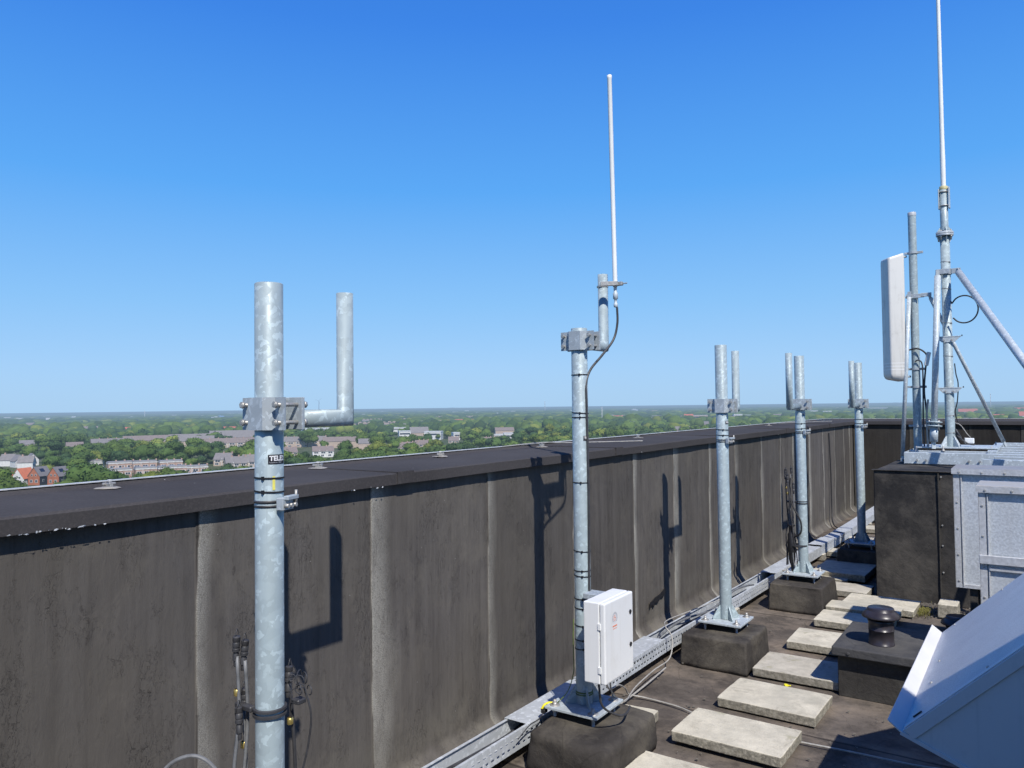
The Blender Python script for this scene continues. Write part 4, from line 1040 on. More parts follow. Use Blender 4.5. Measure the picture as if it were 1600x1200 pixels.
def panel():
    t = thing('panel_antenna', 'tall off-white panel antenna hanging left of the plain grey pole', 'antenna', (-1.120, 8.16, 1.85), R(31))
    bm = nb()
    W, Dp, H = .155, .185, 1.125
    sec = []
    nseg = 6
    def rr(w, d, r):
        out = []
        for cx, cy, a0 in ((w/2-r, d/2-r, 0), (-w/2+r, d/2-r, 90), (-w/2+r, -d/2+r, 180), (w/2-r, -d/2+r, 270)):
            for k in range(nseg+1):
                a = R(a0+90*k/nseg); out.append((cx+r*math.cos(a), cy+r*math.sin(a)))
        return out
    levels = [(-.035, .70), (-.025, .86), (.0, .98), (.02, 1.0), (H-.03, 1.0), (H-.012, .985), (H, .93)]
    rings = []
    for z, k in levels:
        rings.append([bm.verts.new((x*k, y*k, z+(.045*(x/W+.5) if z > 1 else (-.02*(x/W+.5) if z < 0 else 0)))) for x, y in rr(W, Dp, .022)])
    n = len(rings[0])
    for a, b in zip(rings, rings[1:]):
        for j in range(n): f = bm.faces.new((a[j], a[(j+1) % n], b[(j+1) % n], b[j])); f.smooth = True
    bm.faces.new(rings[-1]); bm.faces.new(list(reversed(rings[0])))
    obj('radome', bm, M['panel'], t)
    bm = nb()
    for z in (.055, .085, .115):
        a = [bm.verts.new((x*1.006, y*1.006, z)) for x, y in rr(W, Dp, .022)]; b = [bm.verts.new((x*1.006, y*1.006, z+.006)) for x, y in rr(W, Dp, .022)]
        for j in range(n): bm.faces.new((a[j], a[(j+1) % n], b[(j+1) % n], b[j]))
    obj('band', bm, M['panelband'], t)
    bm = nb(); box(bm, (.075, -.03, H-.06), (.03, .03, .17), .003); box(bm, (.09, -.01, H+.02), (.08, .03, .02), .003, None); obj('top_hinge', bm, M['galv_light'], t)
    bm = nb(); box(bm, (.085, -.02, -.01), (.10, .03, .02), .003); obj('bottom_hinge', bm, M['galv_dull'], t)
panel()
cable('antenna_cable', [(ax-.05, ay-.06, 2.09), (ax+.02, ay-.06, 2.10), (ax+.075, ay-.06, 2.07), (ax+.10, ay-.05, 2.02), (ax+.085, ay-.045, 1.9), (ax+.07, ay-.045, 1.7), (ax+.085, ay-.045, 1.5), (ax+.095, ay-.045, 1.3), (ax+.09, ay-.045, 1.15)], .0075, 'black', 'black cable from the panel antenna down the right of its pole')
cable('antenna_cable', [(ax+.0, ay-.05, 1.98), (ax+.03, ay-.055, 1.99), (ax+.06, ay-.05, 1.94), (ax+.06, ay-.045, 1.7), (ax+.055, ay-.045, 1.4), (ax+.06, ay-.045, 1.1)], .0065, 'cabled', 'second dark cable strapped to the panel antenna pole')
cable('antenna_cable', [(ax+.10, ay-.05, 1.62), (ax+.085, ay-.05, 1.45), (ax+.09, ay-.05, 1.1)], .009, 'cablew', 'pale conduit beside the foot of the panel antenna pole')
bm = nb(); box(bm, (0, 0, 0), (.035, .035, .13), .005, Matrix.Rotation(R(12), 4, 'Y')); o = obj('surge_arrestor', bm, M['trim']); o.location = (ax+.105, ay-.05, 2.0); tag(o, 'small white arrestor clipped right of the panel antenna pole', 'fitting')
pts = [(-.635, 8.14, 2.52)]
for i in range(15):
    w = R(150-i*21); pts.append((-.53+.11*math.cos(w), 8.12, 2.44+.125*math.sin(w)))
cable('cable_coil', pts, .0065, 'black', 'open black cable loop hanging right of the stepped mast', k=3)
cable('mast_cable', [(-.625, 8.2, 1.95), (-.615, 8.19, 1.85), (-.60, 8.19, 1.76), (-.61, 8.19, 1.6), (-.63, 8.19, 1.5), (-.61, 8.19, 1.4)], .005, 'black', 'short black wire along the right side of the mast foot')
cable('wire_bundle', [(-1.0, 8.25, 1.045), (-1.05, 8.2, 1.06), (-1.08, 8.15, 1.05), (-1.02, 8.05, 1.045)], .008, 'black', 'black cable end on the shaft beside the slim brace foot')

# ------------------------------------------------------------------ ventilation ducts
def duct(name, label, x0, x1, y0, y1, z0, z1, splits, lidmat, cap=.03, fl=.030):
    t = thing(name, label, 'duct', ((x0+x1)/2, (y0+y1)/2, z0)); o = Vector(t.location)
    def P(n, m, *a, bev=0):
        bm = nb(); bx(bm, a[0]-o.x, a[1]-o.x, a[2]-o.y, a[3]-o.y, a[4]-o.z, a[5]-o.z, bev); return obj(n, bm, m, t)
    P('sheet_body', M['duct'], x0+.012, x1, y0+.012, y1, z0, z1-.004)
    P('lid', M[lidmat], x0-.008, x1, y0-.012, y1, z1-.0035, z1+.004, bev=.001)
    P('lid_edge', M['duct_fl'], x0-.0095, x1, y0-.014, y0-.0125, z1-.030, z1+.003)
    P('corner_angle', M['duct_fl'], x0, x0+fl, y0, y0+.0115, z0, z1-.032, bev=.001)
    P('corner_return', M['duct_fl'], x0-.002, x0-.0005, y0-.001, y0+fl, z0, z1-.031)
    P('inner_bead', M['duct_fl'], x0+fl+.006, x0+fl+.012, y0-.002, y0+.0115, z0+.01, z1-.035, bev=.001)
    P('bottom_angle', M['duct_fl'], x0+.031, x1, y0+.001, y0+.0115, z0, z0+.022, bev=.001)
    for z in splits:
        P('joint_flange', M['duct_fl'], x0-.003, x1, y0-.020, y0-.0015, z-.022, z+.022, bev=.002)
        P('joint_lip', M['duct_fl'], x0+.04, x1, y0-.006, y0+.0115, z-.055, z-.040)
    def rivet(x, y, z):
        bm = nb(); vs = lathe(bm, [(0, 0), (.0065, 0), (.0055, .003), (0, .0045)], 8); xf(bm, vs, Matrix.Translation((x-o.x, y-o.y, z-o.z)) @ Matrix.Rotation(R(90), 4, 'X')); obj('screw', bm, M['bolt'], t)
    z = z0+.04
    while z < z1-.04: rivet(x0+fl*.5, y0, z); z += .155
    x = x0+.03
    while x < x1: rivet(x, y0-.0142, z1-.018); x += .115
    return t
duct('air_duct', 'tall galvanised duct standing in front of the felt shaft, dark lid', -.427, .9, 5.3, 5.62, .49, 1.195, [], 'duct_top')
duct('air_duct', 'nearer galvanised duct with a dusty tan lid and a bolted joint halfway up', -.262, .9, 4.6, 4.9, .25, 1.163, [.795], 'duct_dusty')
t = thing('duct_stand', 'dark steel stand under the far duct', 'stand', (0, 5.45, 0))
for x, y in ((-.36, 5.33), (.6, 5.33), (-.36, 5.55), (.6, 5.55)): bm = nb(); bx(bm, x, x+.04, y-5.45, y+.04-5.45, -.01, .489); obj('leg', bm, M['boxfelt'], t)
t = thing('duct_stand', 'dark steel stand under the near duct', 'stand', (0, 4.75, 0))
for x, y in ((-.2, 4.63), (.6, 4.63), (-.2, 4.83), (.6, 4.83)): bm = nb(); bx(bm, x, x+.04, y-4.75, y+.04-4.75, -.01, .249); obj('leg', bm, M['boxfelt'], t)

# ------------------------------------------------------------------ intake hood, bottom right
def hood():
    y0, y1 = 2.478, 3.613
    t = thing('intake_hood', 'large blue grey sheet metal intake hood with sloping top at the bottom right', 'duct', (.3, 3.0, .2))
    o = Vector(t.location)
    A, B, C_, D_, E_, F_ = (-.349, .650), (.36, 1.332), (.95, 1.332), (.95, .02), (.48, .02), (.12, .468)
    P3 = lambda p, y: (p[0]-o.x, y-o.y, p[1]-o.z)
    def poly(n, m, pts):
        bm = nb(); bm.faces.new([bm.verts.new(q) for q in pts]); return obj(n, bm, m, t)
    poly('side_sheet', M['hood_side'], [P3(p, y0) for p in (A, F_, E_, D_, C_, B)])
    poly('side_sheet', M['hood_side'], [P3(p, y1) for p in (A, B, C_, D_, E_, F_)])
    top = poly('sloping_top', M['hood'], [P3(A, y0), P3(B, y0), P3(B, y1), P3(A, y1)])
    poly('flat_top', M['hood'], [P3(B, y0), P3(C_, y0), P3(C_, y1), P3(B, y1)])
    poly('intake_mesh', M['black'], [P3(A, y0), P3(A, y1), P3(F_, y1), P3(F_, y0)])
    poly('lower_sheet', M['hood_side'], [P3(F_, y0), P3(F_, y1), P3(E_, y1), P3(E_, y0)])
    poly('back_sheet', M['hood_side'], [P3(C_, y0), P3(D_, y0), P3(D_, y1), P3(C_, y1)])
    # standing lip at the low edge of the top
    u = Vector((B[0]-A[0], 0, B[1]-A[1])).normalized(); nrm = Vector((-u.z, 0, u.x))
    a = Vector((A[0], 0, A[1]))-o; a.y = 0
    bm = nb()
    q0 = a+u*.002; q1 = a+nrm*.044-u*.004
    th = u*.003
    vs = []
    for y in (y0-o.y-.004, y1-o.y+.002):
        vs += [bm.verts.new(q0+Vector((0, y, 0))), bm.verts.new(q1+Vector((0, y, 0))), bm.verts.new(q1-th+Vector((0, y, 0))), bm.verts.new(q0-th-nrm*.012+Vector((0, y, 0)))]
    for i in range(4): bm.faces.new((vs[i], vs[(i+1) % 4], vs[4+(i+1) % 4], vs[4+i]))
    bm.faces.new(vs[:4]); bm.faces.new(list(reversed(vs[4:])))
    bmesh.ops.recalc_face_normals(bm, faces=bm.faces)
    obj('front_lip', bm, M['hood_lip'], t)
    # folded seam strip along the near edge of the top, over the side
    L = (Vector((B[0], 0, B[1]))-Vector((A[0], 0, A[1]))).length
    Mx = Matrix(((u.x, 0, nrm.x, a.x), (0, 1, 0, y0-o.y), (u.z, 0, nrm.z, a.z), (0, 0, 0, 1)))
    bm = nb(); box(bm, (L/2+.004, -.004, -.016), (L-.02, .006, .034), .001, Mx); obj('edge_fold', bm, M['hood_side'], t)
    bm = nb(); box(bm, (L/2+.004, .012, .0025), (L-.02, .022, .003), .0005, Mx); obj('edge_fold', bm, M['hood_lip'], t)
    bm = nb(); box(bm, (.055, .05, .0035), (.03, .006, .004), 0, Mx); obj('rivet', bm, M['black'], t)
    for k, (d, y) in enumerate(((.30, .05), (.6, .05), (.07, 1.1), (.3, 1.11), (.55, 1.11), (.06, .6), (.06, .35))):
        bm = nb(); vs = lathe(bm, [(0, 0), (.005, 0), (.004, .003), (0, .004)], 8, (d, y, .0005)); xf(bm, vs, Mx); obj('rivet', bm, M['bolt'], t)
    w = Vector((F_[0]-A[0], 0, F_[1]-A[1])).normalized(); 
    bm = nb(); Lb = (Vector((F_[0], 0, F_[1]))-Vector((A[0], 0, A[1]))).length
    n2 = Vector((w.z, 0, -w.x)); My = Matrix(((w.x, 0, n2.x, a.x), (0, 1, 0, y0-o.y), (w.z, 0, n2.z, a.z), (0, 0, 0, 1)))
    box(bm, (Lb/2, .0, .002), (Lb, .012, .012), .001, My); obj('bottom_fold', bm, M['hood_side'], t)
hood()
# ------------------------------------------------------------------ the flat town far below
G = -36.0
CAZ = math.atan(820/1200)
AX = (-math.sin(CAZ), math.cos(CAZ)); AR = (math.cos(CAZ), math.sin(CAZ))
def at(u, D):
    """ground point at depth D along the main view direction and u*D to its right"""
    return (AX[0]*D+AR[0]*u*D, AX[1]*D+AR[1]*u*D)
def land_mat(name, cols, scale, rough=.95, k=3900):
    t = NT(name); p = t.pos(); n = t.noise(p, scale, 6, .65); n2 = t.noise(p, scale*9, 4, .6)
    c = t.mix(t.ramp(n, [(.35, 0), (.6, 1)]), cols[0], cols[1]); c = t.mix(t.ramp(n2, [(.45, 0), (.65, .6)]), c, cols[2])
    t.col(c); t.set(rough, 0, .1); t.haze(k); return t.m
def foliage_mat(name, base, attr=False):
    t = NT(name); p = t.pos()
    n = t.noise(p, .45, 4, .7); n2 = t.noise(p, 2.2, 3, .7)
    if attr:
        a = t.N('ShaderNodeAttribute'); a.attribute_name = 'leafcol'; b = a.outputs['Color']
    else:
        oi = t.N('ShaderNodeObjectInfo').outputs['Random']
        b = t.mix(oi, tuple(x*.78 for x in base), tuple(x*1.28 for x in base))
    c = t.mix(t.ramp(n, [(.3, .62), (.7, 1.25)]), (0, 0, 0), b) if False else t.mix(1.0, b, t.ramp(n, [(.3, .6), (.68, 1.0)]), 'MULTIPLY')
    c = t.mix(t.ramp(n2, [(.5, 0), (.72, .45)]), c, (.13, .17, .035))
    c = t.mix(t.ramp(n2, [(.25, .5), (.42, 0)]), c, (.020, .036, .012))
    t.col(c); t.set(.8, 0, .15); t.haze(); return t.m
GM = land_mat('town_ground', [(.05, .075, .025), (.085, .10, .04), (.16, .15, .12)], .02)
bm = nb()
rings = []
radii = [60, 150, 300, 500, 800, 1300, 2200, 4000, 8000, 16000, 40000]
rings = [[bm.verts.new((r*math.cos(a*math.pi/32), r*math.sin(a*math.pi/32), G)) for a in range(64)] for r in radii]
bm.faces.new(rings[0])
for a, b in zip(rings, rings[1:]):
    for j in range(64): bm.faces.new((a[j], b[j], b[(j+1) % 64], a[(j+1) % 64]))
tag(obj('ground', bm, GM), 'flat green land stretching to the hazy horizon', None, None, 'structure')

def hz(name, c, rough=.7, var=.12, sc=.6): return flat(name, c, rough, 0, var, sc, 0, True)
H = dict(brick=hz('pink_brick', (.40, .27, .21)), tan=hz('tan_brick', (.42, .33, .26)), red=hz('red_brick', (.36, .13, .07)), wht=hz('white_render', (.62, .61, .58)),
         orange=hz('orange_tiles', (.56, .17, .08)), grey=hz('grey_tiles', (.17, .17, .18)), brown=hz('brown_tiles', (.20, .16, .145)), dark=hz('dark_cladding', (.03, .035, .045)),
         felt=hz('flat_roof_felt', (.26, .255, .25)), pale=hz('pale_roof', (.55, .55, .54)), glass=hz('window_glass', (.05, .06, .08), .15), solar=hz('solar_panel', (.015, .02, .04), .2), redroof=hz('dull_red_tiles', (.42, .12, .08)),
         blue=hz('blue_cladding', (.16, .28, .45)), slate=hz('weathered_slate', (.19, .175, .17)))
CLEAR = []                                   # (u0, u1, D near) kept free of trees in front
def gable(w, l, e, r, over=.3):
    """walls (with gables) and roof; ridge along local y"""
    wm = nb()
    prism(wm, [(-w/2, 0), (w/2, 0), (w/2, e), (0, r-.15), (-w/2, e)], l, Matrix.Translation((0, l/2, 0)) @ Matrix(((1, 0, 0, 0), (0, 0, -1, 0), (0, 1, 0, 0), (0, 0, 0, 1))))
    rm = nb()
    s = (r-e)/(w/2)
    for sg in (-1, 1):
        x1 = sg*(w/2+over); z1 = e-over*s
        a = [(0, r), (x1, z1), (x1, z1-.22), (0, r-.22)]
        if sg > 0: a = a[::-1]
        prism(rm, a, l+2*over, Matrix.Translation((0, l/2+over, 0)) @ Matrix(((1, 0, 0, 0), (0, 0, -1, 0), (0, 1, 0, 0), (0, 0, 0, 1))))
    return wm, rm
def win(parent, x, y, z, w, h, face, frame='wht'):
    """window on face 'x+','x-','y+','y-' """
    f = nb(); g = nb(); d = .06
    if face[0] == 'y':
        s = 1 if face[1] == '+' else -1
        box(f, (x, y+s*d/2, z), (w, d, h)); box(g, (x-w*.2, y+s*(d+.02), z), (w*.36, .03, h*.82)); box(g, (x+w*.22, y+s*(d+.02), z), (w*.36, .03, h*.82))
    else:
        s = 1 if face[1] == '+' else -1
        box(f, (x+s*d/2, y, z), (d, w, h)); box(g, (x+s*(d+.02), y-w*.2, z), (.03, w*.36, h*.82)); box(g, (x+s*(d+.02), y+w*.22, z), (.03, w*.36, h*.82))
    fo = obj('window', f, H[frame], parent); obj('pane', g, H['glass'], fo)
def face_cam(u): return math.atan2(AX[1]+AR[1]*u, AX[0]+AR[0]*u)-math.pi/2     # heading whose local -y looks at the viewer
def house(u, D, turn, w, l, e, r, wall, roof, label, group=None, solar=False, wins=True, cl=None, chim=False, under=None):
    x, y = at(u, D); rz = face_cam(u)+R(turn)
    t = thing('house', label, 'house', (x, y, G), rz, group)
    wm, rm = gable(w, l, e, r)
    obj('wall', wm, H[wall], t); ro = obj('roof', rm, H[roof], t)
    if under:
        b = nb(); bx(b, w/2, w/2+.08, -l/2+.1, l/2-.1, 0, e-.15); bx(b, -w/2-.08, -w/2, -l/2+.1, l/2-.1, 0, e-.15); obj('side_cladding', b, H[under], t)
    if chim:
        b = nb(); bx(b, -.5, .5, l*.2, l*.2+.9, r-1, r+.9); obj('chimney', b, H['brick'], ro)
    if solar:
        s = (r-e)/(w/2); a = math.atan(s); b = nb(); box(b, (0, 0, 0), (w*.30, l*.34, .08), 0, Matrix.Translation((w*.23, -l*.05, r-w*.23*s+.12)) @ Matrix.Rotation(a, 4, 'Y')); obj('solar_panel', b, H['solar'], ro)
    if wins:
        for xx in (-w*.22, w*.22):
            win(t, xx, -l/2, e*.30+.6, w*.24, 1.5, 'y-'); win(t, xx*.75, -l/2, e+.2, w*.16, 1.1, 'y-')
        win(t, w/2+(.08 if under else 0), -l*.2, e*.35+.5, 1.2, 1.3, 'x+'); win(t, w/2+(.08 if under else 0), l*.2, e*.35+.5, 1.2, 1.3, 'x+')
    k = max(w, l)*.6/D
    CLEAR.append((u-k, u+k, D-6))
U = lambda px: (px-800)/1200.0
GH = 'gabled houses below the left end of the parapet'
house(U(9), 408, -40, 6.5, 8, 2.4, 6.2, 'wht', 'orange', 'orange tiled house at the left edge of the view, half cut off', GH)
house(U(38), 402, -40, 7.5, 9, 3.6, 8.6, 'wht', 'orange', 'orange tiled house with white gable, second from the left edge', GH)
house(U(63), 400, -40, 6.6, 8.5, 5.0, 9.4, 'red', 'slate', 'grey roofed brick house with solar panels right beside the orange roofs', GH, True, under='dark')
house(U(93), 398, -40, 6.6, 8.5, 5.0, 9.4, 'red', 'slate', 'rightmost grey roofed brick house with solar panels and dark side cladding', GH, True, under='dark')
HC = 'pale pitched roof houses among trees on the left'
for i, (px, D, tr) in enumerate([(14, 540, 60), (29, 528, 20), (42, 515, 75), (50, 545, 10)]):
    house(U(px), D, tr, 7, 9, 4.5, 8.5, 'wht', 'slate', 'pale pitched roof house in the small cluster above the orange roofs', HC, chim=i % 2 == 0)
CL = [(U(0), U(60), 480)]
def row(u0, u1, D, turn, units, kind, label, group, wall='brick', roof='brown', e=5.2, r=8.6, dep=9, detail=True):
    """terrace: one building, its units share one wall and one roof"""
    u = (u0+u1)/2; L = (u1-u0)*D*1.0/max(.35, math.cos(R(turn))); x, y = at(u, D); rz = face_cam(u)+R(turn)
    t = thing('terraced_houses', label, 'house row', (x, y, G), rz, group)
    if kind == 'flat':
        b = nb(); bx(b, -L/2, L/2, -dep/2, dep/2, 0, e); obj('wall', b, H[wall], t)
        b = nb(); bx(b, -L/2-.15, L/2+.15, -dep/2-.2, dep/2+.2, e+.25, e+.9); obj('fascia', b, H['wht'], t)
        b = nb(); bx(b, -L/2, L/2, -dep/2, dep/2, e-.01, e+.25); obj('upper_wall', b, H[wall], t)
        b = nb(); bx(b, -L/2+.2, L/2-.2, -dep/2+.2, dep/2-.2, e+.9, e+1.5); bx(b, -L/2-.2, L/2+.2, -dep/2-.25, dep/2+.25, e+.88, e+1.0); ro = obj('roof', b, H['felt'], t)
    else:
        wm, rm = gable(dep, L, e, r)
        for b in (wm, rm): bmesh.ops.rotate(b, verts=b.verts, cent=(0, 0, 0), matrix=Matrix.Rotation(math.pi/2, 3, 'Z'))
        obj('wall', wm, H[wall], t); ro = obj('roof', rm, H[roof], t)
    if detail:
        s = L/units
        for i in range(units):
            xx = -L/2+s*(i+.5)
            win(t, xx, -dep/2, e*.72, s*.72, 1.3, 'y-'); win(t, xx-s*.1, -dep/2, 1.5, s*.5, 1.5, 'y-')
            b = nb(); bx(b, xx+s*.42, xx+s*.42+.8, -.5, .4, (r-.6 if kind != 'flat' else e+1.4), (r+.8 if kind != 'flat' else e+2.4)); obj('chimney', b, H['brick'], ro)
        for i in range(1, units):
            b = nb(); bx(b, -L/2+s*i-.12, -L/2+s*i+.12, -dep/2-.22, -dep/2-.0, 0, e+.5); obj('party_wall', b, H['wht' if i % 2 else wall], t)
    CLEAR.append((u0-.004, u1+.004, D-dep))
GR = 'brick terraces with white fascia beyond the left parapet'
row(U(168), U(202), 425, 8, 3, 'flat', 'low brick terrace with white fascia nearest the dense dark trees', GR, e=4.6)
row(U(212), U(242), 430, 8, 3, 'flat', 'low brick terrace with white fascia, middle of the three in the front line', GR, e=5.0)
row(U(248), U(288), 432, 8, 3, 'flat', 'low brick terrace with white fascia, right one of the front line', GR, e=5.2)
row(U(170), U(206), 472, 8, 3, 'flat', 'brick terrace with white fascia in the second line, left one', GR, e=5.4)
row(U(208), U(242), 476, 8, 3, 'flat', 'brick terrace with white fascia in the second line, middle one', GR, e=5.4)
row(U(250), U(282), 478, 8, 3, 'flat', 'brick terrace with white fascia in the second line, right one', GR, e=5.4)
row(U(286), U(322), 455, 6, 3, 'flat', 'lone brick terrace between yellow green trees, right of the terraces with white fascia', GR, e=3.6)
row(U(144), U(158), 500, 20, 2, 'flat', 'small pale terrace peeping between dark trees', GR, wall='wht', e=4.6)
GP = 'pitched roof terraces left of the nearest pole'
row(U(338), U(362), 520, -20, 2, 'pitch', 'pitched brown roof houses left of the nearest pole, first pair', GP, 'tan', 'slate', 4.6, 8.6)
row(U(352), U(382), 490, 12, 3, 'pitch', 'pitched brown roof houses left of the nearest pole, low middle row', GP, 'tan', 'slate', 4.0, 8.0)
row(U(380), U(412), 495, -14, 3, 'pitch', 'pitched brown roof houses directly behind the nearest pole', GP, 'tan', 'slate', 4.6, 8.8)
GL = 'long grey roofed rows in the middle distance'
for i, (a, b, D, tr, e, r, l) in enumerate([(105, 128, 700, 10, 6, 10, 'short grey roofed row at the far left of the long rows'), (32, 52, 760, 5, 6, 10, 'grey roof glimpsed between trees above the pale cluster'),
        (146, 205, 770, 12, 6.5, 10.5, 'grey roofed row with a white gutter line'), (196, 262, 830, 12, 6, 11, 'long grey roofed row, second from the left'),
        (262, 332, 800, -10, 6, 11, 'long grey roofed row, third from the left'), (270, 400, 880, 8, 6, 11, 'longest grey roofed row reaching behind the nearest pole'),
        (318, 404, 770, 8, 5, 9.5, 'front grey roofed row just left of the nearest pole'), (330, 405, 960, 5, 7, 12, 'rearmost grey roofed row left of the nearest pole'),
        (436, 508, 760, 4, 6, 10.5, 'grey roofed row right of the nearest pole'), (505, 566, 740, 2, 6.5, 10.5, 'grey roofed row under the side arm upright'),
        (560, 592, 700, 0, 6, 10, 'short grey roofed row right of the side arm upright'), (640, 668, 980, 10, 6, 13, 'grey roofed block among trees midway between the two nearest poles')]):
    row(U(a), U(b), D, tr, max(3, int((b-a)*D/1200/7)), 'pitch', l, GL, 'tan', 'slate' if i % 3 else 'brown', e, r, 10, detail=i in (2, 6, 8))
GB = 'brown roofed houses just over the coping between the nearest poles'
for i, (a, b, D, tr) in enumerate([(614, 634, 640, -12), (628, 652, 655, 8), (648, 668, 690, -5), (488, 520, 600, 3), (440, 462, 590, 12), (752, 772, 740, 4), (700, 716, 760, 0)]):
    row(U(a), U(b), D, tr, 3, 'pitch', ['brown roofed houses just over the coping, first of the group before the second pole', 'brown roofed houses just over the coping, largest of the group', 'brown roofed houses just over the coping, pale fronted right end', 'low brown roof peeping over the coping below the side arm', 'low brown roof peeping over the coping right of the nearest pole', 'low roof peeping over the coping near the second pole', 'low roof peeping over the coping halfway to the second pole'][i], GB, 'wht' if i % 2 else 'tan', 'brown', 5, 8.5, 9)
GW = 'pale flat roofed blocks in the distance'
W_ = [(440, 472, 1180, 6), (478, 520, 1200, 7), (528, 545, 1160, 8), (552, 578, 1200, 8), (580, 602, 1190, 7), (614, 634, 1180, 7), (622, 640, 930, 9), (664, 690, 900, 9), (772, 800, 860, 6), (786, 800, 840, 8), (706, 716, 880, 8),
      (560, 608, 1480, 9), (606, 700, 1520, 9), (566, 640, 1900, 9), (500, 556, 1450, 8), (675, 760, 2300, 9), (1068, 1104, 1750, 12), (1145, 1158, 1850, 12), (1160, 1172, 1850, 10), (1254, 1276, 2500, 12), (1286, 1312, 2400, 11), (1345, 1384, 3200, 14), (1400, 1420, 2500, 10), (985, 998, 1300, 9), (870, 886, 1500, 9)]
for i, (a, b, D, h) in enumerate(W_):
    u0, u1 = U(a), U(b); u = (u0+u1)/2; x, y = at(u, D); L = (u1-u0)*D
    w = 'tan' if 11 <= i <= 15 else ('brick' if i in (16, 24) else 'wht')
    t = thing('flat_block', 'pale flat roofed block among distant trees', 'building', (x, y, G), face_cam(u)+R((i*7) % 24-12), GW)
    b_ = nb(); bx(b_, -L/2, L/2, -8, 8, 0, h)
    if w == 'tan':
        for k in range(int(L/9)): bx(b_, -L/2+k*9+1, -L/2+k*9+6, -8, 8, h, h+2.2)
    obj('wall', b_, H[w], t)
    b_ = nb(); bx(b_, -L/2-.3, L/2+.3, -8.3, 8.3, h, h+.8); obj('roof', b_, H['pale' if w != 'tan' else 'brown'], t)
    b_ = nb(); bx(b_, -L/2+1, L/2-1, -8.12, -8.02, h*.6, h*.8); obj('window_band', b_, H['glass'], t)
    CLEAR.append((u0-.002, u1+.002, D-10))
for (a, b, D, l) in [(1498, 1524, 2150, 'large red roofed building right of the mast foot'), (1588, 1640, 2300, 'large red roofed building cut by the right edge'), (1592, 1606, 1500, 'small red roof low at the right edge'), (508+560, 1082, 1700, 'small orange roof behind the third pole')]:
    u = (U(a)+U(b))/2; x, y = at(u, D); L = (U(b)-U(a))*D
    t = thing('red_roofed_building', l, 'building', (x, y, G), face_cam(u)+R(8))
    wm, rm = gable(16, L, 8, 16)
    for q in (wm, rm): bmesh.ops.rotate(q, verts=q.verts, cent=(0, 0, 0), matrix=Matrix.Rotation(math.pi/2, 3, 'Z'))
    obj('wall', wm, H['wht'], t); obj('roof', rm, H['redroof'], t)
    CLEAR.append((U(a)-.002, U(b)+.002, D-10))
# sheds and halls towards the horizon, each a thing
rr = random.Random(21)
HW = 'white industrial halls near the horizon'
far = [(27, 42, 3600), (44, 52, 3900), (72, 78, 3300), (92, 98, 2600), (108, 122, 4200), (136, 143, 2900), (150, 158, 3000), (163, 169, 2800), (310, 332, 3800), (336, 348, 3700), (352, 378, 3900), (380, 402, 3800), (330, 345, 3000), (560, 575, 3500), (660, 672, 3300), (705, 730, 4200), (740, 760, 3900), (200, 212, 4600), (240, 262, 5200), (452, 470, 4400), (486, 498, 4700)]
far += [(a, a+rr.uniform(6, 20), rr.uniform(2600, 6500)) for a in [rr.uniform(0, 1600) for _ in range(34)]]
for i, (a, b, D) in enumerate(far):
    u = (U(a)+U(b))/2; x, y = at(u, D); L = (U(b)-U(a))*D
    bm = nb(); bx(bm, -L/2, L/2, -20, 20, 0, rr.uniform(7, 11)); k = rr.uniform(.1, .5)*L; bx(bm, -k, k, -12, 12, 6, rr.uniform(10, 13))
    m = 'blue' if 9 <= i <= 11 and i != 10 else ('brick' if i % 9 == 5 else ('wht' if i % 3 else 'pale'))
    o = obj('industrial_hall', bm, H[m]); o.location = (x, y, G); o.rotation_euler = (0, 0, face_cam(u)+R(rr.uniform(-15, 15)))
    tag(o, 'low hall near the horizon among hazy trees', 'building', HW)
    CLEAR.append((U(a), U(b), D-20))
for i, (px, D, h, l) in enumerate([(940, 1500, 34, 'thin pale lattice mast above the trees right of the second pole'), (906, 3000, 60, 'tiny far mast left of the second pole'), (1547, 2600, 62, 'thin far mast right of the stepped mast'), (851, 3600, 60, 'faint far tower on the horizon'), (470, 9000, 130, 'faint far wind turbine tower right of the nearest pole'), (498, 9000, 130, 'second faint far wind turbine tower right of the nearest pole'), (226, 3300, 38, 'thin white far mast left of the nearest pole')]):
    x, y = at(U(px), D); bm = nb(); tube(bm, [(0, 0, 0), (0, 0, h)], .9*D/1500, 6, r2=.45*D/1500)
    for k in range(3): box(bm, (0, 0, h*(.6+.18*k)), (2.2*D/1500, 2.2*D/1500, .8))
    if D == 9000:
        for k in range(3): box(bm, (0, 0, 22), (2, 2, 44), 0, Matrix.Translation((0, -4, h)) @ Matrix.Rotation(k*2.094+i, 4, 'Y'))
    o = obj('far_mast' if D < 9000 else 'wind_turbine', bm, H['pale']); o.location = (x, y, G); o.rotation_euler = (0, 0, face_cam(U(px))); tag(o, l, 'mast' if D < 9000 else 'wind turbine')

GM_ = 'roofs half hidden in the trees far off'
for i in range(46):
    px = rr.uniform(0, 1600); D_ = rr.uniform(950, 2600); n_ = rr.uniform(18, 60)
    if px < 400 and D_ < 1050: D_ += 400
    row(U(px), U(px+n_*900/D_), D_, rr.uniform(-14, 14), 4, 'pitch', 'low roofed row half hidden among far trees', GM_, ['tan', 'wht', 'brick'][i % 3], ['brown', 'slate', 'redroof', 'slate', 'brown'][i % 5], 5.5, 9.5, 10, detail=False)

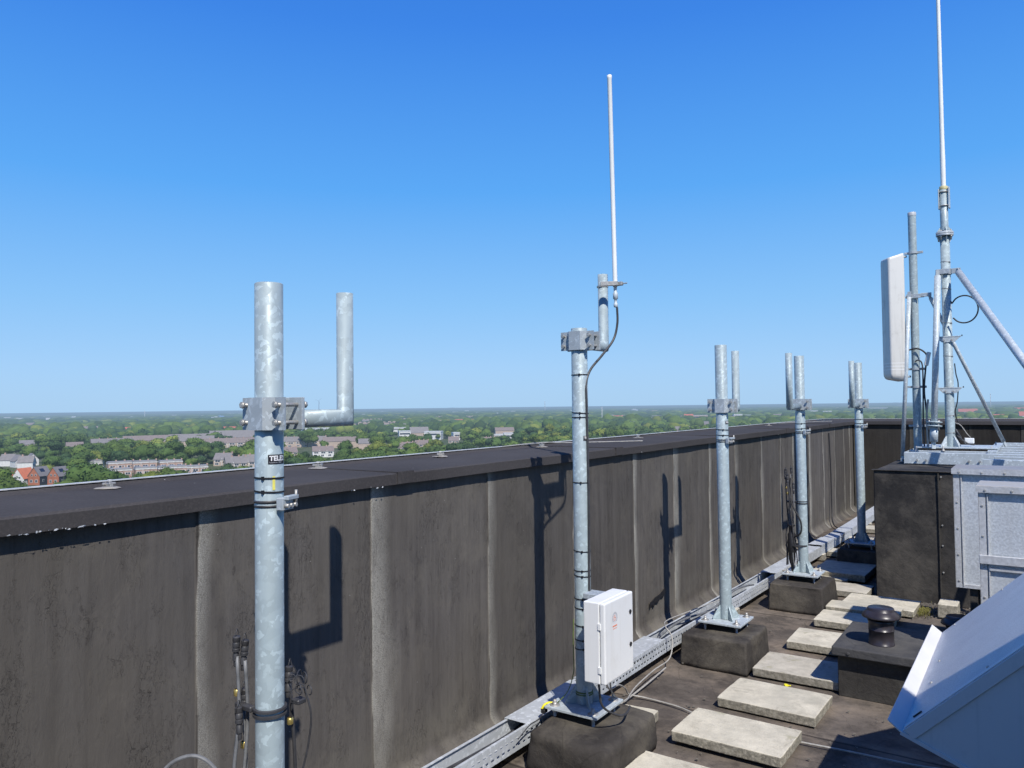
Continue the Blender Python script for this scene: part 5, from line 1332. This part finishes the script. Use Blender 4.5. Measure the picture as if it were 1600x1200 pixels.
# ------------------------------------------------------------------ trees
rng = np.random.default_rng(5)
KIND = [('dark green', (.064, .112, .028)), ('mid green', (.102, .158, .034)), ('yellow green', (.185, .220, .044)), ('blue green', (.046, .088, .034))]
def ico(sub):
    b = nb(); bmesh.ops.create_icosphere(b, subdivisions=sub, radius=1)
    v = np.array([x.co[:] for x in b.verts]); f = np.array([[q.index for q in x.verts] for x in b.faces]); b.free(); return v, f
def blobby(sub, seed, amp=.22, fr=1.7):
    v, f = ico(sub); out = v.copy()
    for i, p in enumerate(v):
        q = Vector(p)*fr+Vector((seed*7.1, 0, 0)); k = 1+amp*noise.noise(q)+amp*.8*abs(noise.noise(q*2.3))+amp*.25*noise.noise(q*5)
        out[i] = p*k
    return out, f
def mesh_np(name, V, F, mats, fm=None, smooth=None):
    me = bpy.data.meshes.new(name); n = F.shape[1]
    me.vertices.add(len(V)); me.vertices.foreach_set('co', V.astype(np.float32).ravel())
    me.loops.add(F.size); me.loops.foreach_set('vertex_index', F.astype(np.int32).ravel())
    me.polygons.add(len(F)); me.polygons.foreach_set('loop_start', np.arange(0, F.size, n, dtype=np.int32)); me.polygons.foreach_set('loop_total', np.full(len(F), n, dtype=np.int32))
    me.update(calc_edges=True)
    for m in mats: me.materials.append(m)
    return me
def crown_mesh(seed, nleaf=900, nb_=9):
    r = np.random.default_rng(seed); V = []; F = []
    cs = r.normal(0, 1, (nb_, 3)); cs /= np.linalg.norm(cs, axis=1)[:, None]; cs *= r.uniform(.35, .62, (nb_, 1)); cs[:, 2] *= .75
    rs = r.uniform(.36, .52, nb_)
    v, f = ico(2)
    tris = []
    off = 0
    for c, q in zip(cs, rs):
        V.append(v*q*.86+c); F.append(f+off); off += len(v)
    V.append(v*.62); F.append(f+off); off += len(v)
    # leaf clumps: small triangles standing off each lobe
    L = nleaf; idx = r.integers(0, nb_, L); d = r.normal(0, 1, (L, 3)); d /= np.linalg.norm(d, axis=1)[:, None]
    P = cs[idx]+d*rs[idx][:, None]*r.uniform(.86, 1.16, (L, 1))
    nrm = d+r.normal(0, .55, (L, 3)); nrm /= np.linalg.norm(nrm, axis=1)[:, None]
    a = np.cross(nrm, r.normal(0, 1, (L, 3))); a /= np.linalg.norm(a, axis=1)[:, None]; b = np.cross(nrm, a)
    s = r.uniform(.05, .105, (L, 1))*(1 if nleaf > 500 else 1.8)
    tv = np.stack([P+a*s, P-a*s*.5+b*s*.9, P-a*s*.6-b*s*.8], 1).reshape(-1, 3)
    V.append(tv); F.append(np.arange(L*3).reshape(L, 3)+off)
    V = np.concatenate(V); F = np.concatenate(F)
    V[:, 2] *= .82; return V, F
FM = [foliage_mat('leaves_'+k.replace(' ', '_'), c) for k, c in KIND]
BARK = hz('bark', (.10, .08, .06))
crowns = [[None]*5 for _ in KIND]
for s in range(5):
    V, F = crown_mesh(40+s)
    for k in range(4):
        crowns[k][s] = mesh_np('crown', V, F, [FM[k]])
trunk_bm = nb(); tube(trunk_bm, [(0, 0, 0), (.02, 0, .5), (0, 0, 1.0)], .06, 7, r2=.03)
for a in (0, 2.1, 4.2): tube(trunk_bm, [(0, 0, .62), (.28*math.cos(a), .28*math.sin(a), 1.02)], .028, 5, r2=.012)
trunk_me = bpy.data.meshes.new('trunk'); trunk_bm.to_mesh(trunk_me); trunk_bm.free(); trunk_me.materials.append(BARK)
cand = []
def par_drop(u): return max(20, .0753*(1620-(800+1200*u)))
def clear(u, D, h, Dr):
    for a, b, n in CLEAR:
        if a-.006 < u < b+.006:
            if n*.80 < D < n+16 and D > n*(1-(h+2)/37.6)*.9: return not (n > 600 and noise.noise(Vector((u*n*.022, D*.013, 4))) > .12)
    return False
D = 130.0
while D < 1500:
    cell = 11.5 if D < 900 else 14
    n = int(1.46*D/cell)
    for j in range(n):
        u = (j+rng.uniform(-.45, .45))*cell/D-.73; d = D+rng.uniform(-.45, .45)*cell
        h = rng.uniform(7, 14)*(1.3 if rng.random() < .2 else 1)+5*noise.noise(Vector((u*d*.01, d*.01, 3)))
        cover = noise.noise(Vector((u*d*.012, d*.012, 0)))
        if cover < -.28 and rng.random() < .8: continue
        hid = (37.6-h)*1200/d > par_drop(u)*1.12+4          # behind the parapet from here, in view a step aside
        if clear(u, d, h, 0): continue
        r = h*rng.uniform(.34, .56)
        kx = noise.noise(Vector((u*d*.02, d*.02, 9)))+rng.normal(0, .25)
        k = 2 if kx > .42 else (1 if kx > .02 else (0 if kx > -.3 else 3))
        if k == 2 and rng.random() < .4: k = 1
        cand.append(((h/d if not hid else -1), u, d, h, r, k))
    D += cell
cand.sort(reverse=True)
things_, rest = cand[:292], cand[292:]
NAMES = ['dark green rounded tree standing among the houses below', 'mid green leafy tree standing among the houses below', 'bright yellow green tree standing among darker trees below', 'blue green dense tree standing among the houses below']
GRP = ['dark green trees around the houses', 'mid green trees around the houses', 'yellow green trees around the houses', 'blue green trees around the houses']
for i, (_, u, d, h, r, k) in enumerate(things_):
    x, y = at(u, d)
    t = bpy.data.objects.new('tree', None); COL.objects.link(t); t.location = (x, y, G); t.rotation_euler = (0, 0, rng.uniform(0, 6.28))
    tag(t, NAMES[k], 'tree', GRP[k])
    c = bpy.data.objects.new('crown', crowns[k][i % 5]); COL.objects.link(c); c.parent = t
    c.location = (0, 0, h-r*.98*.9); c.scale = (r, r, r*rng.uniform(.95, 1.15))
    q = bpy.data.objects.new('trunk', trunk_me); COL.objects.link(q); q.parent = t
    q.scale = (r*.9, r*.9, h-r*.9)
def mass(name, items, subs, label):
    tmpl = [blobby(subs, s, .34, 1.7) for s in range(6)] if subs < 3 else [crown_mesh(80+s, 170, 6) for s in range(6)]
    tmpl = [(np.array(v), f) for v, f in tmpl]
    VV, FF, CC = [], [], []; off = 0
    for i, (u, d, h, r, k) in enumerate(items):
        v, f = tmpl[i % 6]; a = rng.uniform(0, 6.28); c, s = math.cos(a), math.sin(a)
        x, y = at(u, d)
        w = v.copy(); w[:, 0], w[:, 1] = v[:, 0]*c-v[:, 1]*s, v[:, 0]*s+v[:, 1]*c
        hh = min(r*.95, h*.5)
        w = w*np.array([r, r, hh])+np.array([x, y, G+h-hh])
        VV.append(w); FF.append(f+off); off += len(w)
        col = np.array(KIND[k][1])*rng.uniform(.8, 1.3); CC.append(np.tile(np.append(col, 1), (len(w), 1)))
    V = np.concatenate(VV); F = np.concatenate(FF); C = np.concatenate(CC)
    me = mesh_np(name, V, F, [FS]); at_ = me.attributes.new('leafcol', 'FLOAT_COLOR', 'POINT'); at_.data.foreach_set('color', C.astype(np.float32).ravel())
    o = bpy.data.objects.new(name, me); COL.objects.link(o); tag(o, label, 'trees', None, 'stuff')
FS = foliage_mat('leaves_far', (1, 1, 1), True)
mass('distant_woodland', [(u, d, h, r*1.12, k) for _, u, d, h, r, k in rest if d < 1000], 3, 'mass of leafy trees filling the town in the middle distance')
far_items = [(u, d, h, r*1.2, k) for _, u, d, h, r, k in rest if d >= 1000]
D = 1500.0
while D < 9000:
    cell = 24 if D < 2600 else D*.011
    n = int(1.46*D/cell)
    for j in range(n):
        u = (j+rng.uniform(-.5, .5))*cell/D-.73; d = D+rng.uniform(-.5, .5)*cell*1.6
        cv = noise.noise(Vector((u*d*.0022, d*.0009, 0)))
        if cv < -.15 and rng.random() < .85: continue
        h = rng.uniform(9, 15)+3*noise.noise(Vector((u*d*.004, d*.004, 1)))
        if clear(u, d, h, 0): continue
        far_items.append((u, d, h, cell*rng.uniform(.5, .8), int(rng.choice([0, 0, 3, 1, 1, 2], p=[.25, .2, .2, .15, .15, .05]))))
    D += cell*1.6
for k in range(900):                         # uneven tree belts that make the skyline
    d = rng.uniform(6500, 14000); u = rng.uniform(-.74, .74)
    hh = 14+16*max(0, noise.noise(Vector((u*9, d*.0003, 2))))+rng.uniform(0, 5)
    far_items.append((u, d, hh, rng.uniform(60, 160), 0))
mass('distant_woodland', far_items, 2, 'hazy belt of trees stretching to the horizon')

# ------------------------------------------------------------------ camera, light, world
TH, PITCH, ROLL = math.atan(820/1200), math.atan(35/1200), R(.68)
fw = Vector((-math.sin(TH)*math.cos(PITCH), math.cos(TH)*math.cos(PITCH), math.sin(PITCH)))
r0 = Vector((math.cos(TH), math.sin(TH), 0)); u0 = r0.cross(fw)
rt = r0*math.cos(ROLL)-u0*math.sin(ROLL); up = rt.cross(fw)
cam = bpy.data.cameras.new('camera'); cam.sensor_width = 36; cam.lens = 27; cam.clip_start = .05; cam.clip_end = 60000
co = bpy.data.objects.new('camera', cam); COL.objects.link(co)
co.matrix_world = Matrix(((rt.x, up.x, -fw.x, 0), (rt.y, up.y, -fw.y, 0), (rt.z, up.z, -fw.z, 1.6), (0, 0, 0, 1)))
S.camera = co
SD = Vector((1, -.85, 1.5)).normalized()
el = math.asin(SD.z); az = math.atan2(SD.x, SD.y)
sl = bpy.data.lights.new('sun', 'SUN'); sl.energy = 5.0; sl.angle = R(.53); sl.color = (1, .955, .89)
so = bpy.data.objects.new('sun', sl); COL.objects.link(so); so.rotation_euler = SD.to_track_quat('Z', 'Y').to_euler(); so.location = (5, -5, 8)
w = bpy.data.worlds.new('World'); S.world = w; w.use_nodes = True
nt = w.node_tree; bg = nt.nodes['Background']
sky = nt.nodes.new('ShaderNodeTexSky'); sky.sky_type = 'NISHITA'; sky.sun_disc = False
sky.sun_elevation = el; sky.sun_rotation = az; sky.altitude = 0; sky.air_density = 1.0; sky.dust_density = .6; sky.ozone_density = 2.2
# clear summer sky: the physical sky, deepened towards the zenith and cleared of its yellow at the horizon
tc = nt.nodes.new('ShaderNodeTexCoord'); sp = nt.nodes.new('ShaderNodeSeparateXYZ'); nt.links.new(tc.outputs['Generated'], sp.inputs[0])
cr = nt.nodes.new('ShaderNodeValToRGB'); e = cr.color_ramp.elements
for i, (p, c) in enumerate([(0, (.40, .645, .93)), (.05, (.36, .63, .98)), (.13, (.25, .56, .98)), (.27, (.100, .41, .97)), (.45, (.042, .245, .85)), (.75, (.008, .11, .55)), (1, (.006, .07, .40))]):
    if i > 1: e.new(p)
    e[i].position = p; e[i].color = (*c, 1)
nt.links.new(sp.outputs[2], cr.inputs[0])
vm = nt.nodes.new('ShaderNodeVectorMath'); vm.operation = 'SCALE'; vm.inputs['Scale'].default_value = 1/.10; nt.links.new(cr.outputs[0], vm.inputs[0])
mx = nt.nodes.new('ShaderNodeMix'); mx.data_type = 'RGBA'; mx.inputs[0].default_value = .90
nt.links.new(sky.outputs[0], mx.inputs[6]); nt.links.new(vm.outputs[0], mx.inputs[7]); nt.links.new(mx.outputs[2], bg.inputs[0])
bg.inputs[1].default_value = .10
S.view_settings.view_transform = 'Standard'; S.view_settings.look = 'None'; S.view_settings.exposure = 0
S.render.engine = 'CYCLES'
S.cycles.max_bounces = 6; S.cycles.diffuse_bounces = 3; S.cycles.glossy_bounces = 3; S.cycles.use_denoising = True
